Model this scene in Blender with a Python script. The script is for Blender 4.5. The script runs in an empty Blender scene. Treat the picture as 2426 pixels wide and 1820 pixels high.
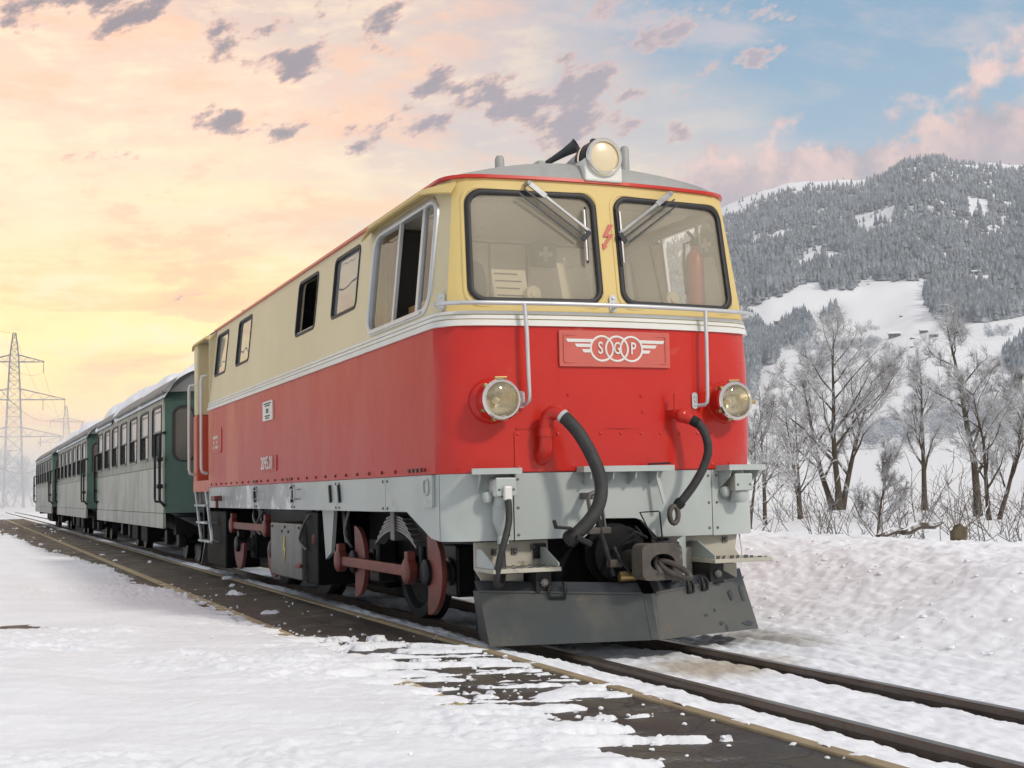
import bpy, bmesh, math, random
import numpy as np
from mathutils import Vector, Matrix
from mathutils.geometry import delaunay_2d_cdt

random.seed(7)
sc = bpy.context.scene
COL = sc.collection
PI = math.pi

# ------------------------------------------------------------------ camera
cam_d = bpy.data.cameras.new('camera')
cam = bpy.data.objects.new('camera', cam_d)
COL.objects.link(cam)
CAM = Vector((-3.714, -7.321, 0.969))
_r = Vector((0.92280, -0.38473, -0.02183))
_u = Vector((-0.01068, -0.08219, 0.99656))
_f = Vector((0.38520, 0.91939, 0.07996))
_r.normalize(); _f = (_f - _r * _f.dot(_r)).normalized(); _u = _r.cross(_f)
cam.matrix_world = Matrix(((_r.x, _u.x, -_f.x, CAM.x), (_r.y, _u.y, -_f.y, CAM.y), (_r.z, _u.z, -_f.z, CAM.z), (0, 0, 0, 1)))
cam_d.sensor_width = 36.0
cam_d.lens = 36.0 * 3114.05 / 2426
cam_d.clip_start = 0.05
cam_d.clip_end = 30000
sc.camera = cam

# ------------------------------------------------------------------ light
SUN_AZ = math.radians(157)      # measured from +y towards +x: sun stands right of and behind the camera
SUN_EL = math.radians(35)
sun_d = bpy.data.lights.new('sun', 'SUN')
sun_d.energy = 2.3
sun_d.angle = math.radians(6.0)
sun_d.color = (1.0, 0.92, 0.82)
sun = bpy.data.objects.new('sun', sun_d)
COL.objects.link(sun)
_sd = Vector((math.sin(SUN_AZ) * math.cos(SUN_EL), math.cos(SUN_AZ) * math.cos(SUN_EL), math.sin(SUN_EL)))
sun.rotation_euler = (-_sd).to_track_quat('-Z', 'Y').to_euler()

sc.view_settings.view_transform = 'Standard'
sc.view_settings.look = 'None'
sc.view_settings.exposure = 0.0
sc.view_settings.gamma = 1.0
sc.view_settings.use_curve_mapping = False
sc.cycles.max_bounces = 5
sc.cycles.diffuse_bounces = 2
sc.cycles.glossy_bounces = 3
sc.cycles.transparent_max_bounces = 12
sc.cycles.volume_bounces = 1
sc.cycles.use_adaptive_sampling = True
sc.cycles.adaptive_threshold = 0.02


class G:
    """small node-graph helper"""
    def __init__(s, nt):
        s.nt = nt
        s.dim = '3D'
    def n(s, typ, ins=None, **props):
        nd = s.nt.nodes.new(typ)
        for k, v in props.items():
            setattr(nd, k, v)
        for k, v in (ins or {}).items():
            s.set(nd.inputs[k], v)
        return nd
    def set(s, sock, v):
        if isinstance(v, bpy.types.NodeSocket):
            s.nt.links.new(v, sock)
        elif isinstance(v, bpy.types.Node):
            s.nt.links.new(v.outputs[0], sock)
        else:
            if sock.type == 'RGBA' and len(v) == 3:
                v = (*v, 1)
            sock.default_value = v
    def m(s, op, a, b=None, c=None, clamp=False):
        nd = s.nt.nodes.new('ShaderNodeMath')
        nd.operation = op
        nd.use_clamp = clamp
        for i, v in enumerate((a, b, c)):
            if v is not None:
                s.set(nd.inputs[i], v)
        return nd.outputs[0]
    def vm(s, op, a, b=None, scale=None):
        nd = s.nt.nodes.new('ShaderNodeVectorMath')
        nd.operation = op
        s.set(nd.inputs[0], a)
        if b is not None:
            s.set(nd.inputs[1], b)
        if scale is not None:
            s.set(nd.inputs[3], scale)
        return nd.outputs['Value'] if op in ('DOT_PRODUCT', 'LENGTH', 'DISTANCE') else nd.outputs[0]
    def vmadd(s, a, b, c):
        nd = s.nt.nodes.new('ShaderNodeVectorMath')
        nd.operation = 'MULTIPLY_ADD'
        for i, v in enumerate((a, b, c)):
            s.set(nd.inputs[i], v)
        return nd.outputs[0]
    def sep(s, v):
        nd = s.n('ShaderNodeSeparateXYZ', {0: v})
        return nd.outputs
    def comb(s, x, y, z):
        return s.n('ShaderNodeCombineXYZ', {0: x, 1: y, 2: z}).outputs[0]
    def noise(s, vec, scale, detail=4, rough=0.55, dist=0.0):
        return s.n('ShaderNodeTexNoise', {'Vector': vec, 'Scale': scale, 'Detail': detail, 'Roughness': rough, 'Distortion': dist}, noise_dimensions=s.dim).outputs[0]
    def ramp(s, fac, stops, interp='LINEAR'):
        nd = s.n('ShaderNodeValToRGB', {0: fac})
        cr = nd.color_ramp
        cr.interpolation = interp
        while len(cr.elements) < len(stops):
            cr.elements.new(0.5)
        for e, (p, c) in zip(cr.elements, stops):
            e.position = p
            e.color = (c, c, c, 1) if isinstance(c, (int, float)) else (*c, 1)
        return nd.outputs[0]
    def sstep(s, v, a, b, lo=0.0, hi=1.0):
        nd = s.n('ShaderNodeMapRange', {0: v, 1: a, 2: b, 3: lo, 4: hi}, interpolation_type='SMOOTHSTEP')
        return nd.outputs[0]
    def lin(s, v, a, b, lo=0.0, hi=1.0):
        return s.n('ShaderNodeMapRange', {0: v, 1: a, 2: b, 3: lo, 4: hi}).outputs[0]
    def mix(s, f, a, b, mode='MIX'):
        nd = s.n('ShaderNodeMix', data_type='RGBA', blend_type=mode)
        s.set(nd.inputs[0], f)
        s.set(nd.inputs[6], a)
        s.set(nd.inputs[7], b)
        return nd.outputs[2]


# ------------------------------------------------------------------ sky
def build_world():
    wd = bpy.data.worlds.new('World')
    sc.world = wd
    wd.use_nodes = True
    nt = wd.node_tree
    nt.nodes.clear()
    g = G(nt)
    g.dim = '2D'
    d = g.vm('NORMALIZE', g.n('ShaderNodeTexCoord').outputs['Generated'])
    x, y, z = g.sep(d)[:3]
    hl = g.m('SQRT', g.m('ADD', g.m('MULTIPLY', x, x), g.m('MULTIPLY', y, y)))
    ca = g.m('DIVIDE', y, g.m('MAXIMUM', hl, 0.001))          # cos of the angle from the glow on the horizon
    el = g.m('ARCSINE', z)
    az = g.m('ARCTAN2', x, y)
    # clear sky
    sky = g.n('ShaderNodeTexSky', sky_type='NISHITA', sun_disc=False)
    sky.sun_elevation = SUN_EL
    sky.sun_rotation = SUN_AZ
    sky.air_density = 1.2
    sky.dust_density = 0.6
    nish = g.vm('SCALE', sky.outputs[0], scale=0.085)
    blue = g.mix(0.6, nish, g.ramp(el, [(0.0, (.60, .64, .68)), (0.10, (.50, .62, .72)), (0.22, (.36, .58, .74)), (0.33, (.19, .47, .70)), (0.8, (.12, .34, .60))]))
    # veil of high cloud lit from below by the low glow
    warm = g.ramp(el, [(0.0, (1.1, .98, .84)), (0.035, (1.5, 1.0, .42)), (0.075, (1.65, 1.12, .28)), (0.11, (1.52, 1.18, .36)), (0.16, (1.36, 1.02, .45)),
                       (0.21, (1.30, .96, .55)), (0.28, (1.22, .84, .55)), (0.36, (1.05, .71, .51)), (0.6, (.72, .66, .64)), (1.0, (.64, .65, .68))])
    pl = g.comb(g.m('DIVIDE', x, g.m('ADD', z, 0.16)), g.m('DIVIDE', y, g.m('ADD', z, 0.16)), 0.0)
    nbig = g.noise(pl, 0.9, 3, .5)
    w_edge = g.m('ADD', ca, g.m('MULTIPLY', g.m('SUBTRACT', nbig, 0.5), 0.22))
    wmask = g.sstep(w_edge, 0.835, 0.955)
    # away from the glow and overhead the blue is thinned by pale high cloud
    pale = g.m('MAXIMUM', g.sstep(ca, .62, .05, 0, .78), g.sstep(el, .42, .9, 0, .6))
    blue = g.mix(pale, blue, (.68, .70, .73))
    base = g.mix(wmask, blue, warm)
    # mauve cast at the edges of the veil (top left and the seam towards the blue)
    seam = g.m('MULTIPLY', g.m('MULTIPLY', wmask, g.m('SUBTRACT', 1.0, wmask)), g.sstep(el, .08, .3))
    base = g.mix(g.m('MULTIPLY', seam, 1.1), base, (.82, .62, .58))
    # soft streaks
    st = g.noise(g.comb(g.m('MULTIPLY', az, 3.2), g.m('ADD', g.m('MULTIPLY', el, 34), g.m('MULTIPLY', nbig, 2.0)), 3.1), 1.0, 4, .6)
    stm = g.m('MULTIPLY', g.sstep(st, .44, .64), g.m('MULTIPLY', wmask, g.sstep(el, .24, .05, 0, .95)))
    base = g.mix(stm, base, (1.38, .66, .24))
    st2 = g.noise(g.comb(g.m('MULTIPLY', az, 2.6), g.m('MULTIPLY', el, 26), 9.7), 1.0, 3, .55)
    base = g.mix(g.m('MULTIPLY', g.sstep(st2, .50, .75), g.m('MULTIPLY', wmask, g.sstep(el, .30, .08, 0, .85))), base, (1.52, 1.24, .46))
    # bands of peach and orange cloud across the lit side
    st3 = g.noise(g.comb(g.m('MULTIPLY_ADD', el, 6.0, g.m('MULTIPLY', az, 9.0)), g.m('MULTIPLY_ADD', az, -3.0, g.m('MULTIPLY', el, 26.0)), 0.0), 1.0, 6, .62)
    bf = g.m('MULTIPLY', wmask, g.sstep(el, .04, .12))
    base = g.mix(g.m('MULTIPLY', g.sstep(st3, .50, .66), g.m('MULTIPLY', bf, .62)), base, (1.28, .64, .32))
    base = g.mix(g.m('MULTIPLY', g.sstep(st3, .50, .34), g.m('MULTIPLY', bf, .55)), base, (1.42, 1.10, .66))
    # thin rippled veil in the upper sky
    rip = g.noise(g.vm('MULTIPLY', pl, (1.0, 1.6, 1.0)), 3.2, 5, .64)
    base = g.mix(g.m('MULTIPLY', g.sstep(rip, .45, .72), g.sstep(el, .20, .34, 0, .42)), base, (.98, .70, .60))
    base = g.mix(g.m('MULTIPLY', g.sstep(rip, .55, .30), g.m('MULTIPLY', wmask, g.sstep(el, .12, .3, 0, .5))), base, (1.18, .90, .62))
    # puffs of darker cloud, gathered in clusters
    ae = g.comb(az, el, 0.0)
    cl = None
    for a0, e0, ra, re, wt in CLUSTERS:
        q = g.vmadd(ae, (1 / ra, 1 / re, 0), (-a0 / ra, -e0 / re, 0))
        c = g.m('MULTIPLY_ADD', g.vm('DOT_PRODUCT', q, q), -wt, wt)
        cl = c if cl is None else g.m('MAXIMUM', cl, c)
    cl = g.m('MAXIMUM', cl, 0.0)
    cc = g.comb(g.m('MULTIPLY', az, 1.0), g.m('ADD', g.m('MULTIPLY', el, 1.9), g.m('MULTIPLY', az, -0.55)), 0.4)
    pn = g.noise(cc, 24.0, 6, .62)
    pn2 = g.noise(cc, 9.0, 2, .5)
    dens = g.m('MULTIPLY_ADD', pn, 1.35, g.m('MULTIPLY', pn2, .40))
    thr = g.m('MULTIPLY_ADD', cl, -.36, 1.155)
    over = g.m('SUBTRACT', dens, thr)
    pm = g.m('MULTIPLY', g.sstep(over, -.02, .12), g.sstep(el, .06, .15))
    core = g.sstep(over, .03, .24)
    ccol = g.mix(core, (.90, .54, .40), (.21, .175, .215))
    ccol = g.mix(g.m('SUBTRACT', 1.0, wmask), ccol, g.mix(core, (.70, .52, .50), (.42, .36, .42)))
    base = g.mix(g.m('MULTIPLY', pm, .92), base, ccol)
    # bank of cumulus low on the side away from the glow
    top = g.n('ShaderNodeFloatCurve', {1: g.lin(az, .3, 1.3)})
    cu = top.mapping.curves[0]
    pts = [(0.0, .0), (.19, .36), (.237, .605), (.30, .635), (.36, .645), (.40, .655), (.43, .695), (.48, .725), (.7, .70), (1.0, .4)]
    cu.points[0].location = pts[0]
    cu.points[1].location = pts[-1]
    for p in pts[1:-1]:
        cu.points.new(*p)
    top.mapping.update()
    topel = g.m('MULTIPLY', top.outputs[0], .40)
    cn = g.noise(g.comb(g.m('MULTIPLY', az, 1.0), g.m('MULTIPLY', el, 1.25), 2.2), 17.0, 5, .56)
    cn2 = g.noise(g.comb(az, el, 5.0), 34.0, 4, .6)
    edge = g.m('SUBTRACT', g.m('ADD', topel, g.m('MULTIPLY', g.m('SUBTRACT', cn, .5), .13)), el)
    bm = g.m('MULTIPLY', g.sstep(edge, -.006, .016), g.sstep(az, .49, .54))
    lit = g.sstep(edge, .085, .0)
    bil = g.m('ADD', g.m('MULTIPLY', g.sstep(cn2, .30, .68), .6), g.m('MULTIPLY', g.sstep(cn, .35, .62), .4))
    bcol = g.mix(g.m('MULTIPLY', g.m('ADD', g.m('MULTIPLY', lit, .75), .25), bil), (.38, .35, .40), (1.0, .68, .59))
    base = g.mix(bm, base, bcol)
    # below the horizon: snow-lit ground haze
    base = g.mix(g.sstep(z, .012, -.01), base, (.72, .70, .69))
    bg = g.n('ShaderNodeBackground', {0: base, 1: 1.0})
    out = g.n('ShaderNodeOutputWorld', {0: bg.outputs[0]})

# azimuth, elevation, half widths (radians), weight of the darker cloud clusters
CLUSTERS = [(.362, .300, .046, .032, 1.30), (.333, .277, .050, .020, 1.25), (.410, .288, .052, .030, 1.35), (.458, .296, .058, .040, 1.45), (.450, .270, .075, .026, 1.15),
            (.290, .262, .036, .026, .85), (.281, .350, .055, .034, .92), (.185, .340, .050, .030, .92), (.100, .350, .110, .034, 1.1),
            (.236, .318, .055, .024, .9), (.180, .273, .075, .022, 1.0), (.120, .244, .080, .010, .85), (.52, .345, .13, .04, .9),
            (.598, .318, .040, .018, .9), (.526, .266, .022, .014, 1.0)]
build_world()
sc.world.cycles.sampling_method = 'MANUAL'
sc.world.cycles.sample_map_resolution = 256

# ------------------------------------------------------------------ materials
def new_mat(name):
    m = bpy.data.materials.new(name)
    m.use_nodes = True
    m.node_tree.nodes.clear()
    return m, G(m.node_tree)

def finish(g, bsdf, disp=None):
    o = g.n('ShaderNodeOutputMaterial', {0: bsdf})
    return o

def paint(name, col, col2=None, rough=.4, amt=.5, scale=2.0, streak=0.0, spec=.5, metal=0.0, bump=0.0, bscale=40.0, coat=0.0, dirt=None, dirt_amt=.0, rough_var=.12, dscale=3.0):
    """painted or plain surface: two tones broken up by noise, vertical streaks, dirt patches, slight relief"""
    m, g = new_mat(name)
    co = g.n('ShaderNodeTexCoord').outputs['Object']
    v = g.vm('MULTIPLY', co, (1, 1, .12)) if streak else co
    n1 = g.noise(v, scale * (3 if streak else 1), 5, .6)
    n2 = g.noise(co, scale * .6, 4, .55)
    f = g.m('ADD', g.m('MULTIPLY', n1, .6), g.m('MULTIPLY', n2, .4))
    c = g.mix(g.m('MULTIPLY', g.sstep(f, .40, .62), amt), col, col2 or tuple(k * .8 for k in col))
    if dirt:
        n3 = g.noise(v, dscale, 7, .68)
        c = g.mix(g.sstep(n3, .62 - dirt_amt * .2, .74 - dirt_amt * .2), c, dirt)
    n4 = g.noise(co, scale * 5, 4, .6)
    r = g.m('ADD', rough - rough_var / 2, g.m('MULTIPLY', n4, rough_var))
    ins = {'Base Color': c, 'Roughness': r, 'Metallic': metal, 'Specular IOR Level': spec, 'Coat Weight': coat, 'Coat Roughness': .12}
    if bump:
        b = g.n('ShaderNodeBump', {'Height': g.noise(co, bscale, 4, .6), 'Strength': bump, 'Distance': .01})
        ins['Normal'] = b.outputs[0]
    finish(g, g.n('ShaderNodeBsdfPrincipled', ins).outputs[0])
    return m

def glass(name, tint=(.9, .95, .93), dust_sheen=.08, dust_sheen_col=(.5, .5, .48), gloss=1.0):
    m, g = new_mat(name)
    co = g.n('ShaderNodeTexCoord').outputs['Object']
    bp = g.n('ShaderNodeBump', {'Height': g.noise(co, 1.3, 2, .4), 'Strength': .06, 'Distance': .05})
    fr = g.n('ShaderNodeFresnel', {0: 1.5, 1: bp.outputs[0]})
    tr = g.n('ShaderNodeBsdfTransparent', {0: tint})
    gl = g.n('ShaderNodeBsdfGlossy', {0: (1, 1, 1), 1: .01, 'Normal': bp.outputs[0]})
    df = g.n('ShaderNodeBsdfDiffuse', {0: dust_sheen_col})  # diffuse film: dust, and on some panes a painted sky reflection
    a = g.n('ShaderNodeMixShader', {0: g.m('MULTIPLY', dust_sheen, g.sstep(g.noise(co, 1.6, 3, .5), .2, .8, .85, 1.15)), 1: tr.outputs[0], 2: df.outputs[0]})
    b = g.n('ShaderNodeMixShader', {0: g.m('MULTIPLY', fr.outputs[0], gloss, clamp=True), 1: a.outputs[0], 2: gl.outputs[0]})
    finish(g, b.outputs[0])
    return m

MT = {}
def build_materials():
    M = MT
    M['red'] = paint('red_paint', (.50, .012, .006), (.55, .026, .012), .30, .7, 1.2, spec=.4, coat=.2, bump=.03, bscale=3.0, dirt=(.58, .085, .05), dirt_amt=.05)
    m, g = new_mat('red_paint_faded_sheen')
    co = g.n('ShaderNodeTexCoord').outputs['Object']
    x, y, z = g.sep(co)[:3]
    n = g.noise(g.vm('MULTIPLY', co, (1, 1.0, .55)), 1.5, 6, .60)
    f = g.m('MULTIPLY', g.sstep(n, .36, .66), g.sstep(y, .1, 2.2, .1, 1.0))
    c = g.mix(f, (.46, .013, .011), (.48, .066, .058))  # pink fading, with the flank's sky reflection painted into it
    n2 = g.noise(g.vm('MULTIPLY', co, (1, 1, .2)), 1.5, 5, .6)
    c = g.mix(g.m('MULTIPLY', g.sstep(n2, .45, .6), g.sstep(y, 4.8, 7.0, 0, .8)), c, (.55, .13, .07))  # orange blotches: reflection on the rear flank put into the colour
    n5 = g.noise(g.vm('MULTIPLY', co, (1, 1, .10)), 16.0, 6, .66)
    c = g.mix(g.m('MULTIPLY', g.sstep(n5, .60, .74), g.sstep(n2, .40, .62, 0, .40)), c, (.20, .085, .065))
    n3 = g.noise(g.vm('MULTIPLY', co, (1, 1, .07)), 7.0, 5, .6)
    c = g.mix(g.m('MULTIPLY', g.sstep(n3, .64, .76), .22), c, (.30, .03, .025))
    bp = g.n('ShaderNodeBump', {'Height': g.noise(co, 1.6, 3, .5), 'Strength': .35, 'Distance': .05})
    finish(g, g.n('ShaderNodeBsdfPrincipled', {'Base Color': c, 'Roughness': g.m('ADD', .30, g.m('MULTIPLY', n, .25)), 'Coat Weight': .06, 'Coat Roughness': .10, 'Specular IOR Level': .25, 'Normal': bp.outputs[0]}).outputs[0])
    M['red_side'] = m
    M['cream'] = paint('cream_paint', (.67, .51, .20), (.62, .47, .19), .55, .6, 1.0, coat=0, spec=.35, bump=.03, bscale=2.5)
    M['cream_side'] = paint('cream_paint_sky_sheen', (.70, .60, .38), (.64, .545, .34), .46, .8, .8, coat=.05, spec=.35, bump=.06, bscale=1.8)  # paler than the front cream: reflected sky is mixed into the base colour
    M['white'] = paint('white_trim', (.72, .72, .68), (.62, .61, .55), .4, .6, 3.0)
    M['roof'] = paint('roof_grey', (.36, .36, .34), (.27, .27, .26), .5, .7, 1.5, streak=1, dirt=(.16, .15, .14), dirt_amt=.0)
    M['skirt'] = paint('skirt_grey', (.43, .47, .445), (.36, .395, .375), .42, .8, 1.6, coat=.1, dirt=(.32, .325, .29), dirt_amt=.14, bump=.03, bscale=3)
    M['skirt_worn'] = paint('skirt_grey_worn', (.36, .39, .39), (.19, .205, .21), .4, 1.0, 1.6, streak=0, dirt=(.72, .73, .72), dirt_amt=.55, dscale=3.0)
    M['beige'] = paint('beam_beige', (.47, .44, .36), (.38, .36, .30), .55, .8, 4.0, dirt=(.20, .17, .13), dirt_amt=.1, dscale=6)
    M['black'] = paint('black_frame', (.009, .010, .011), (.018, .018, .019), .45, .7, 5.0, spec=.3, dirt=(.045, .041, .037), dirt_amt=.1)
    M['soot'] = paint('underframe_soot', (.004, .004, .0045), (.008, .008, .008), .6, spec=.15, amt=.7, scale=6.0)
    M['plow'] = paint('plow_grey', (.050, .057, .056), (.088, .088, .077), .34, 1.0, 2.6, dirt=(.125, .095, .065), dirt_amt=.12, dscale=5.5, bump=.03, bscale=6)
    M['plow_dark'] = paint('plow_edge', (.030, .034, .040), (.05, .055, .06), .35, .6, 4)
    M['rubber'] = paint('rubber', (.014, .013, .013), (.022, .02, .02), .55, .5, 8)
    M['hose'] = paint('hose_rubber', (.020, .021, .020), (.035, .036, .034), .6, .7, 20, bump=.35, bscale=120)
    M['alu'] = paint('aluminium', (.62, .63, .63), (.5, .5, .5), .38, .5, 6, metal=.55)
    M['chrome'] = paint('chrome', (.80, .78, .72), (.7, .66, .58), .13, .4, 8, metal=1.0, rough_var=.05)
    M['brass'] = paint('brass', (.45, .33, .14), (.25, .18, .09), .35, .6, 20, metal=.8)
    M['rodred'] = paint('rod_red', (.20, .040, .030), (.11, .028, .022), .5, .8, 6, dirt=(.06, .03, .025), dirt_amt=.2, dscale=9)
    M['steel'] = paint('worn_steel', (.16, .155, .145), (.09, .085, .08), .45, .7, 8, metal=.5)
    M['castrust'] = paint('coupler_cast', (.085, .072, .057), (.042, .036, .031), .55, .9, 7, dirt=(.19, .16, .12), dirt_amt=.2, dscale=12, bump=.3, bscale=60)
    M['wood'] = paint('brown_wood', (.36, .22, .09), (.28, .17, .07), .5, .6, 5)
    M['interior'] = paint('interior_beige', (.78, .72, .60), (.72, .66, .55), .7, .5, 2)
    M['interior_dark'] = paint('interior_dark', (.05, .047, .042), (.03, .03, .028), .8, .5, 2)
    M['paper'] = paint('paper', (.72, .68, .55), (.66, .62, .5), .8, .4, 4)
    M['ink'] = paint('ink', (.06, .05, .05), None, .7, .2)
    M['signred'] = paint('sign_red', (.55, .11, .08), (.48, .10, .075), .5, .5, 8)
    M['signyellow'] = paint('sign_yellow', (.60, .45, .08), None, .5, .3)
    M['green_cross'] = paint('green_box', (.10, .20, .12), None, .6, .3)
    M['extred'] = paint('extinguisher_red', (.45, .05, .03), None, .35, .3)
    M['bulb'] = paint('lamp_lens_cream', (.74, .62, .40), (.70, .57, .36), .3, .5, 5, coat=.6)
    M['glass'] = glass('window_glass', (.90, .93, .91), .05, (.45, .42, .36))
    M['glass_front'] = glass('windscreen_glass', (.95, .92, .84), .30, (.78, .69, .52), gloss=1.1)  # beige film imitates the veil of sky reflected in the windscreens
    M['glass_side'] = glass('engine_room_glass', (.5, .52, .52), .62, (.36, .38, .385), gloss=1.3)  # grey film paints in the pale sky mirrored by these panes
    M['wiper'] = paint('wiper_metal', (.40, .40, .40), (.26, .26, .26), .35, .7, 12, metal=.6)
    M['reflector'] = paint('lamp_reflector', (.88, .84, .74), (.78, .72, .58), .26, .6, 14, metal=.75)
    M['glass_end'] = glass('carriage_end_glass', (.30, .29, .25), .55, (.16, .14, .105))
    M['spring'] = paint('spring_steel', (.26, .26, .25), (.16, .16, .155), .4, .8, 9, metal=.4)
    M['glass_lamp'] = glass('lamp_glass', (.97, .95, .88), .03, (.7, .65, .5))
    M['glass_car'] = glass('carriage_glass', (.88, .90, .90), .10, (.5, .5, .48))
    M['glass_pale'] = glass('carriage_glass_pale', (.5, .5, .5), .84, (.60, .60, .58), gloss=.55)  # pale grey, nearly opaque upper panes
    M['car'] = paint('weathered_carriage', (.30, .31, .265), (.185, .195, .163), .5, 1.0, 1.6, streak=1, dirt=(.115, .12, .10), dirt_amt=.28, dscale=5.0, coat=.05)
    M['car_low'] = paint('weathered_carriage_panel', (.385, .393, .34), (.235, .245, .207), .48, 1.0, 2.2, streak=1, dirt=(.16, .16, .13), dirt_amt=.32, dscale=6.5, coat=.1)
    M['car_green'] = paint('carriage_green', (.030, .085, .058), (.022, .060, .042), .36, .7, 1.6, coat=.2, dirt=(.09, .12, .10), dirt_amt=.05, dscale=4)
    M['car_roof'] = paint('carriage_roof', (.21, .215, .215), (.15, .155, .155), .55, .8, 2.0, dirt=(.32, .32, .32), dirt_amt=.1)
    M['brown_panel'] = paint('gangway_brown', (.07, .06, .05), (.05, .045, .038), .6, .6, 4)
    M['curtain'] = paint('seat_interior', (.14, .10, .06), None, .8, .4)
    M['galv'] = paint('galvanised', (.17, .18, .19), (.13, .14, .15), .55, .5, 1, metal=.3)
    M['rail'] = paint('rail_rust', (.060, .038, .026), (.095, .065, .045), .5, .8, 6, dirt=(.030, .022, .018), dirt_amt=.1)
    M['railtop'] = paint('rail_head', (.20, .175, .15), (.13, .11, .095), .32, .8, 5, metal=.7)
    M['kerb'] = paint('kerb_stone', (.33, .255, .15), (.25, .19, .11), .75, .9, 5, dirt=(.13, .10, .07), dirt_amt=.15, dscale=7, bump=.3, bscale=40)
    M['yline'] = paint('yellow_line', (.48, .39, .21), (.38, .31, .18), .75, .9, 6, dirt=(.12, .105, .085), dirt_amt=.35, dscale=9)
    # asphalt
    m, g = new_mat('platform_asphalt')
    co = g.n('ShaderNodeTexCoord').outputs['Object']
    a = g.noise(g.vm('MULTIPLY', co, (2.2, .7, 1)), 1.6, 6, .65)
    b = g.noise(co, 90, 3, .7)
    ck = g.n('ShaderNodeTexVoronoi', {'Vector': g.vm('ADD', co, g.vm('SCALE', g.n('ShaderNodeTexNoise', {'Vector': co, 'Scale': 2.5, 'Detail': 4.0}).outputs[1], scale=.35)), 'Scale': 2.3}, feature='DISTANCE_TO_EDGE').outputs[0]
    c = g.mix(g.sstep(a, .38, .66), (.026, .024, .021), (.080, .067, .044))
    c = g.mix(g.m('MULTIPLY', g.sstep(b, .56, .72), .5), c, (.115, .10, .085))
    c = g.mix(g.m('MULTIPLY', g.sstep(ck, .022, .006), .7), c, (.014, .012, .011))
    fr = g.m('MULTIPLY', g.sstep(g.noise(g.n('ShaderNodeMapping', {0: co, 2: (0, 0, .39), 3: (1.0, 2.6, 1)}).outputs[0], 1.7, 7, .70), .50, .70), g.sstep(g.noise(co, 60, 4, .7), .42, .62))
    c = g.mix(g.m('MULTIPLY', fr, .55), c, (.42, .41, .40))
    bp = g.n('ShaderNodeBump', {'Height': g.m('ADD', b, g.m('MULTIPLY', g.sstep(ck, .0, .03), .6)), 'Strength': .5, 'Distance': .008})
    finish(g, g.n('ShaderNodeBsdfPrincipled', {'Base Color': c, 'Roughness': g.sstep(a, .35, .7, .45, .85), 'Normal': bp.outputs[0]}).outputs[0])
    M['asphalt'] = m
    # snow
    def snow(name, col=(.845, .866, .90), dirty=0.0, bump=.32, fine=70.0):
        m, g = new_mat(name)
        co = g.n('ShaderNodeTexCoord').outputs['Object']
        a = g.noise(co, fine, 5, .65)
        b = g.noise(g.n('ShaderNodeMapping', {0: co, 2: (0, 0, .39), 3: (.8, 1.25, 1)}).outputs[0], fine * .16, 5, .62)
        c = g.noise(co, 1.3, 5, .6)
        cl = g.mix(g.m('MULTIPLY', g.sstep(c, .40, .70), .55), col, tuple(k * .92 for k in col))
        if dirty:
            x, y, z = g.sep(co)[:3]
            dd = g.noise(g.vm('MULTIPLY', co, (1, .35, 1)), 4.5, 6, .68)
            cl = g.mix(g.m('MULTIPLY', g.m('MULTIPLY', g.sstep(dd, .58, .76), dirty), g.sstep(g.m('ABSOLUTE', x), 1.15, .7)), cl, (.42, .39, .34))
            # brown churned patch where the plough stands on the track
            px = g.m('DIVIDE', g.m('SUBTRACT', x, .15), .62)
            py = g.m('DIVIDE', g.m('ADD', y, .95), .55)
            pm = g.sstep(g.m('ADD', g.m('ADD', g.m('MULTIPLY', px, px), g.m('MULTIPLY', py, py)), g.m('MULTIPLY', dd, 1.2)), 1.5, .5)
            cl = g.mix(g.m('MULTIPLY', pm, .75), cl, (.36, .27, .15))
            px = g.m('DIVIDE', g.m('SUBTRACT', x, 1.05), .40)
            py = g.m('DIVIDE', g.m('SUBTRACT', y, -.15), .75)
            pm = g.sstep(g.m('ADD', g.m('ADD', g.m('MULTIPLY', px, px), g.m('MULTIPLY', py, py)), g.m('MULTIPLY', dd, 1.2)), 1.6, .5)
            cl = g.mix(g.m('MULTIPLY', pm, .6), cl, (.30, .27, .20))
        h = g.m('ADD', g.m('MULTIPLY', a, .55), g.m('MULTIPLY', b, .7))
        bp = g.n('ShaderNodeBump', {'Height': h, 'Strength': bump, 'Distance': .03})
        finish(g, g.n('ShaderNodeBsdfPrincipled', {'Base Color': cl, 'Roughness': .62, 'Specular IOR Level': .35, 'Normal': bp.outputs[0]}).outputs[0])
        return m
    M['snow'] = snow('snow')
    M['snow_track'] = snow('track_snow', (.87, .89, .92), dirty=.35, bump=.13)
    M['snow_far'] = snow('field_snow', (.82, .825, .835), 0, .2, 6.0)
    M['snow_soft'] = snow('roof_snow', (.86, .87, .90), 0, .3, 30)
    # bark with snow lying on the upper sides
    def bark(name, c1, c2, snowc=(.82, .84, .87), lo=.25, hi=.6, frost=0.0, far=False):
        m, g = new_mat(name)
        co = g.n('ShaderNodeTexCoord').outputs['Object']
        geo = g.n('ShaderNodeNewGeometry')
        nz = g.sep(geo.outputs['Normal'])[2]
        n = g.noise(co, 2.5, 4, .6)
        n2 = g.noise(co, 14, 4, .6)
        c = g.mix(n2, c1, c2)
        s = g.sstep(g.m('ADD', nz, g.m('MULTIPLY', g.m('SUBTRACT', n, .5), 1.6)), lo, hi)
        if far:
            s = g.m('ADD', g.m('MULTIPLY', g.sstep(g.noise(co, .035, 4, .6), .35, .7), .30), g.m('MULTIPLY', g.sstep(g.noise(co, .16, 3, .6), .5, .75), .45))
        if frost:
            s = g.m('MAXIMUM', s, g.m('MULTIPLY', frost, g.sstep(n, .3, .6)))
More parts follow.
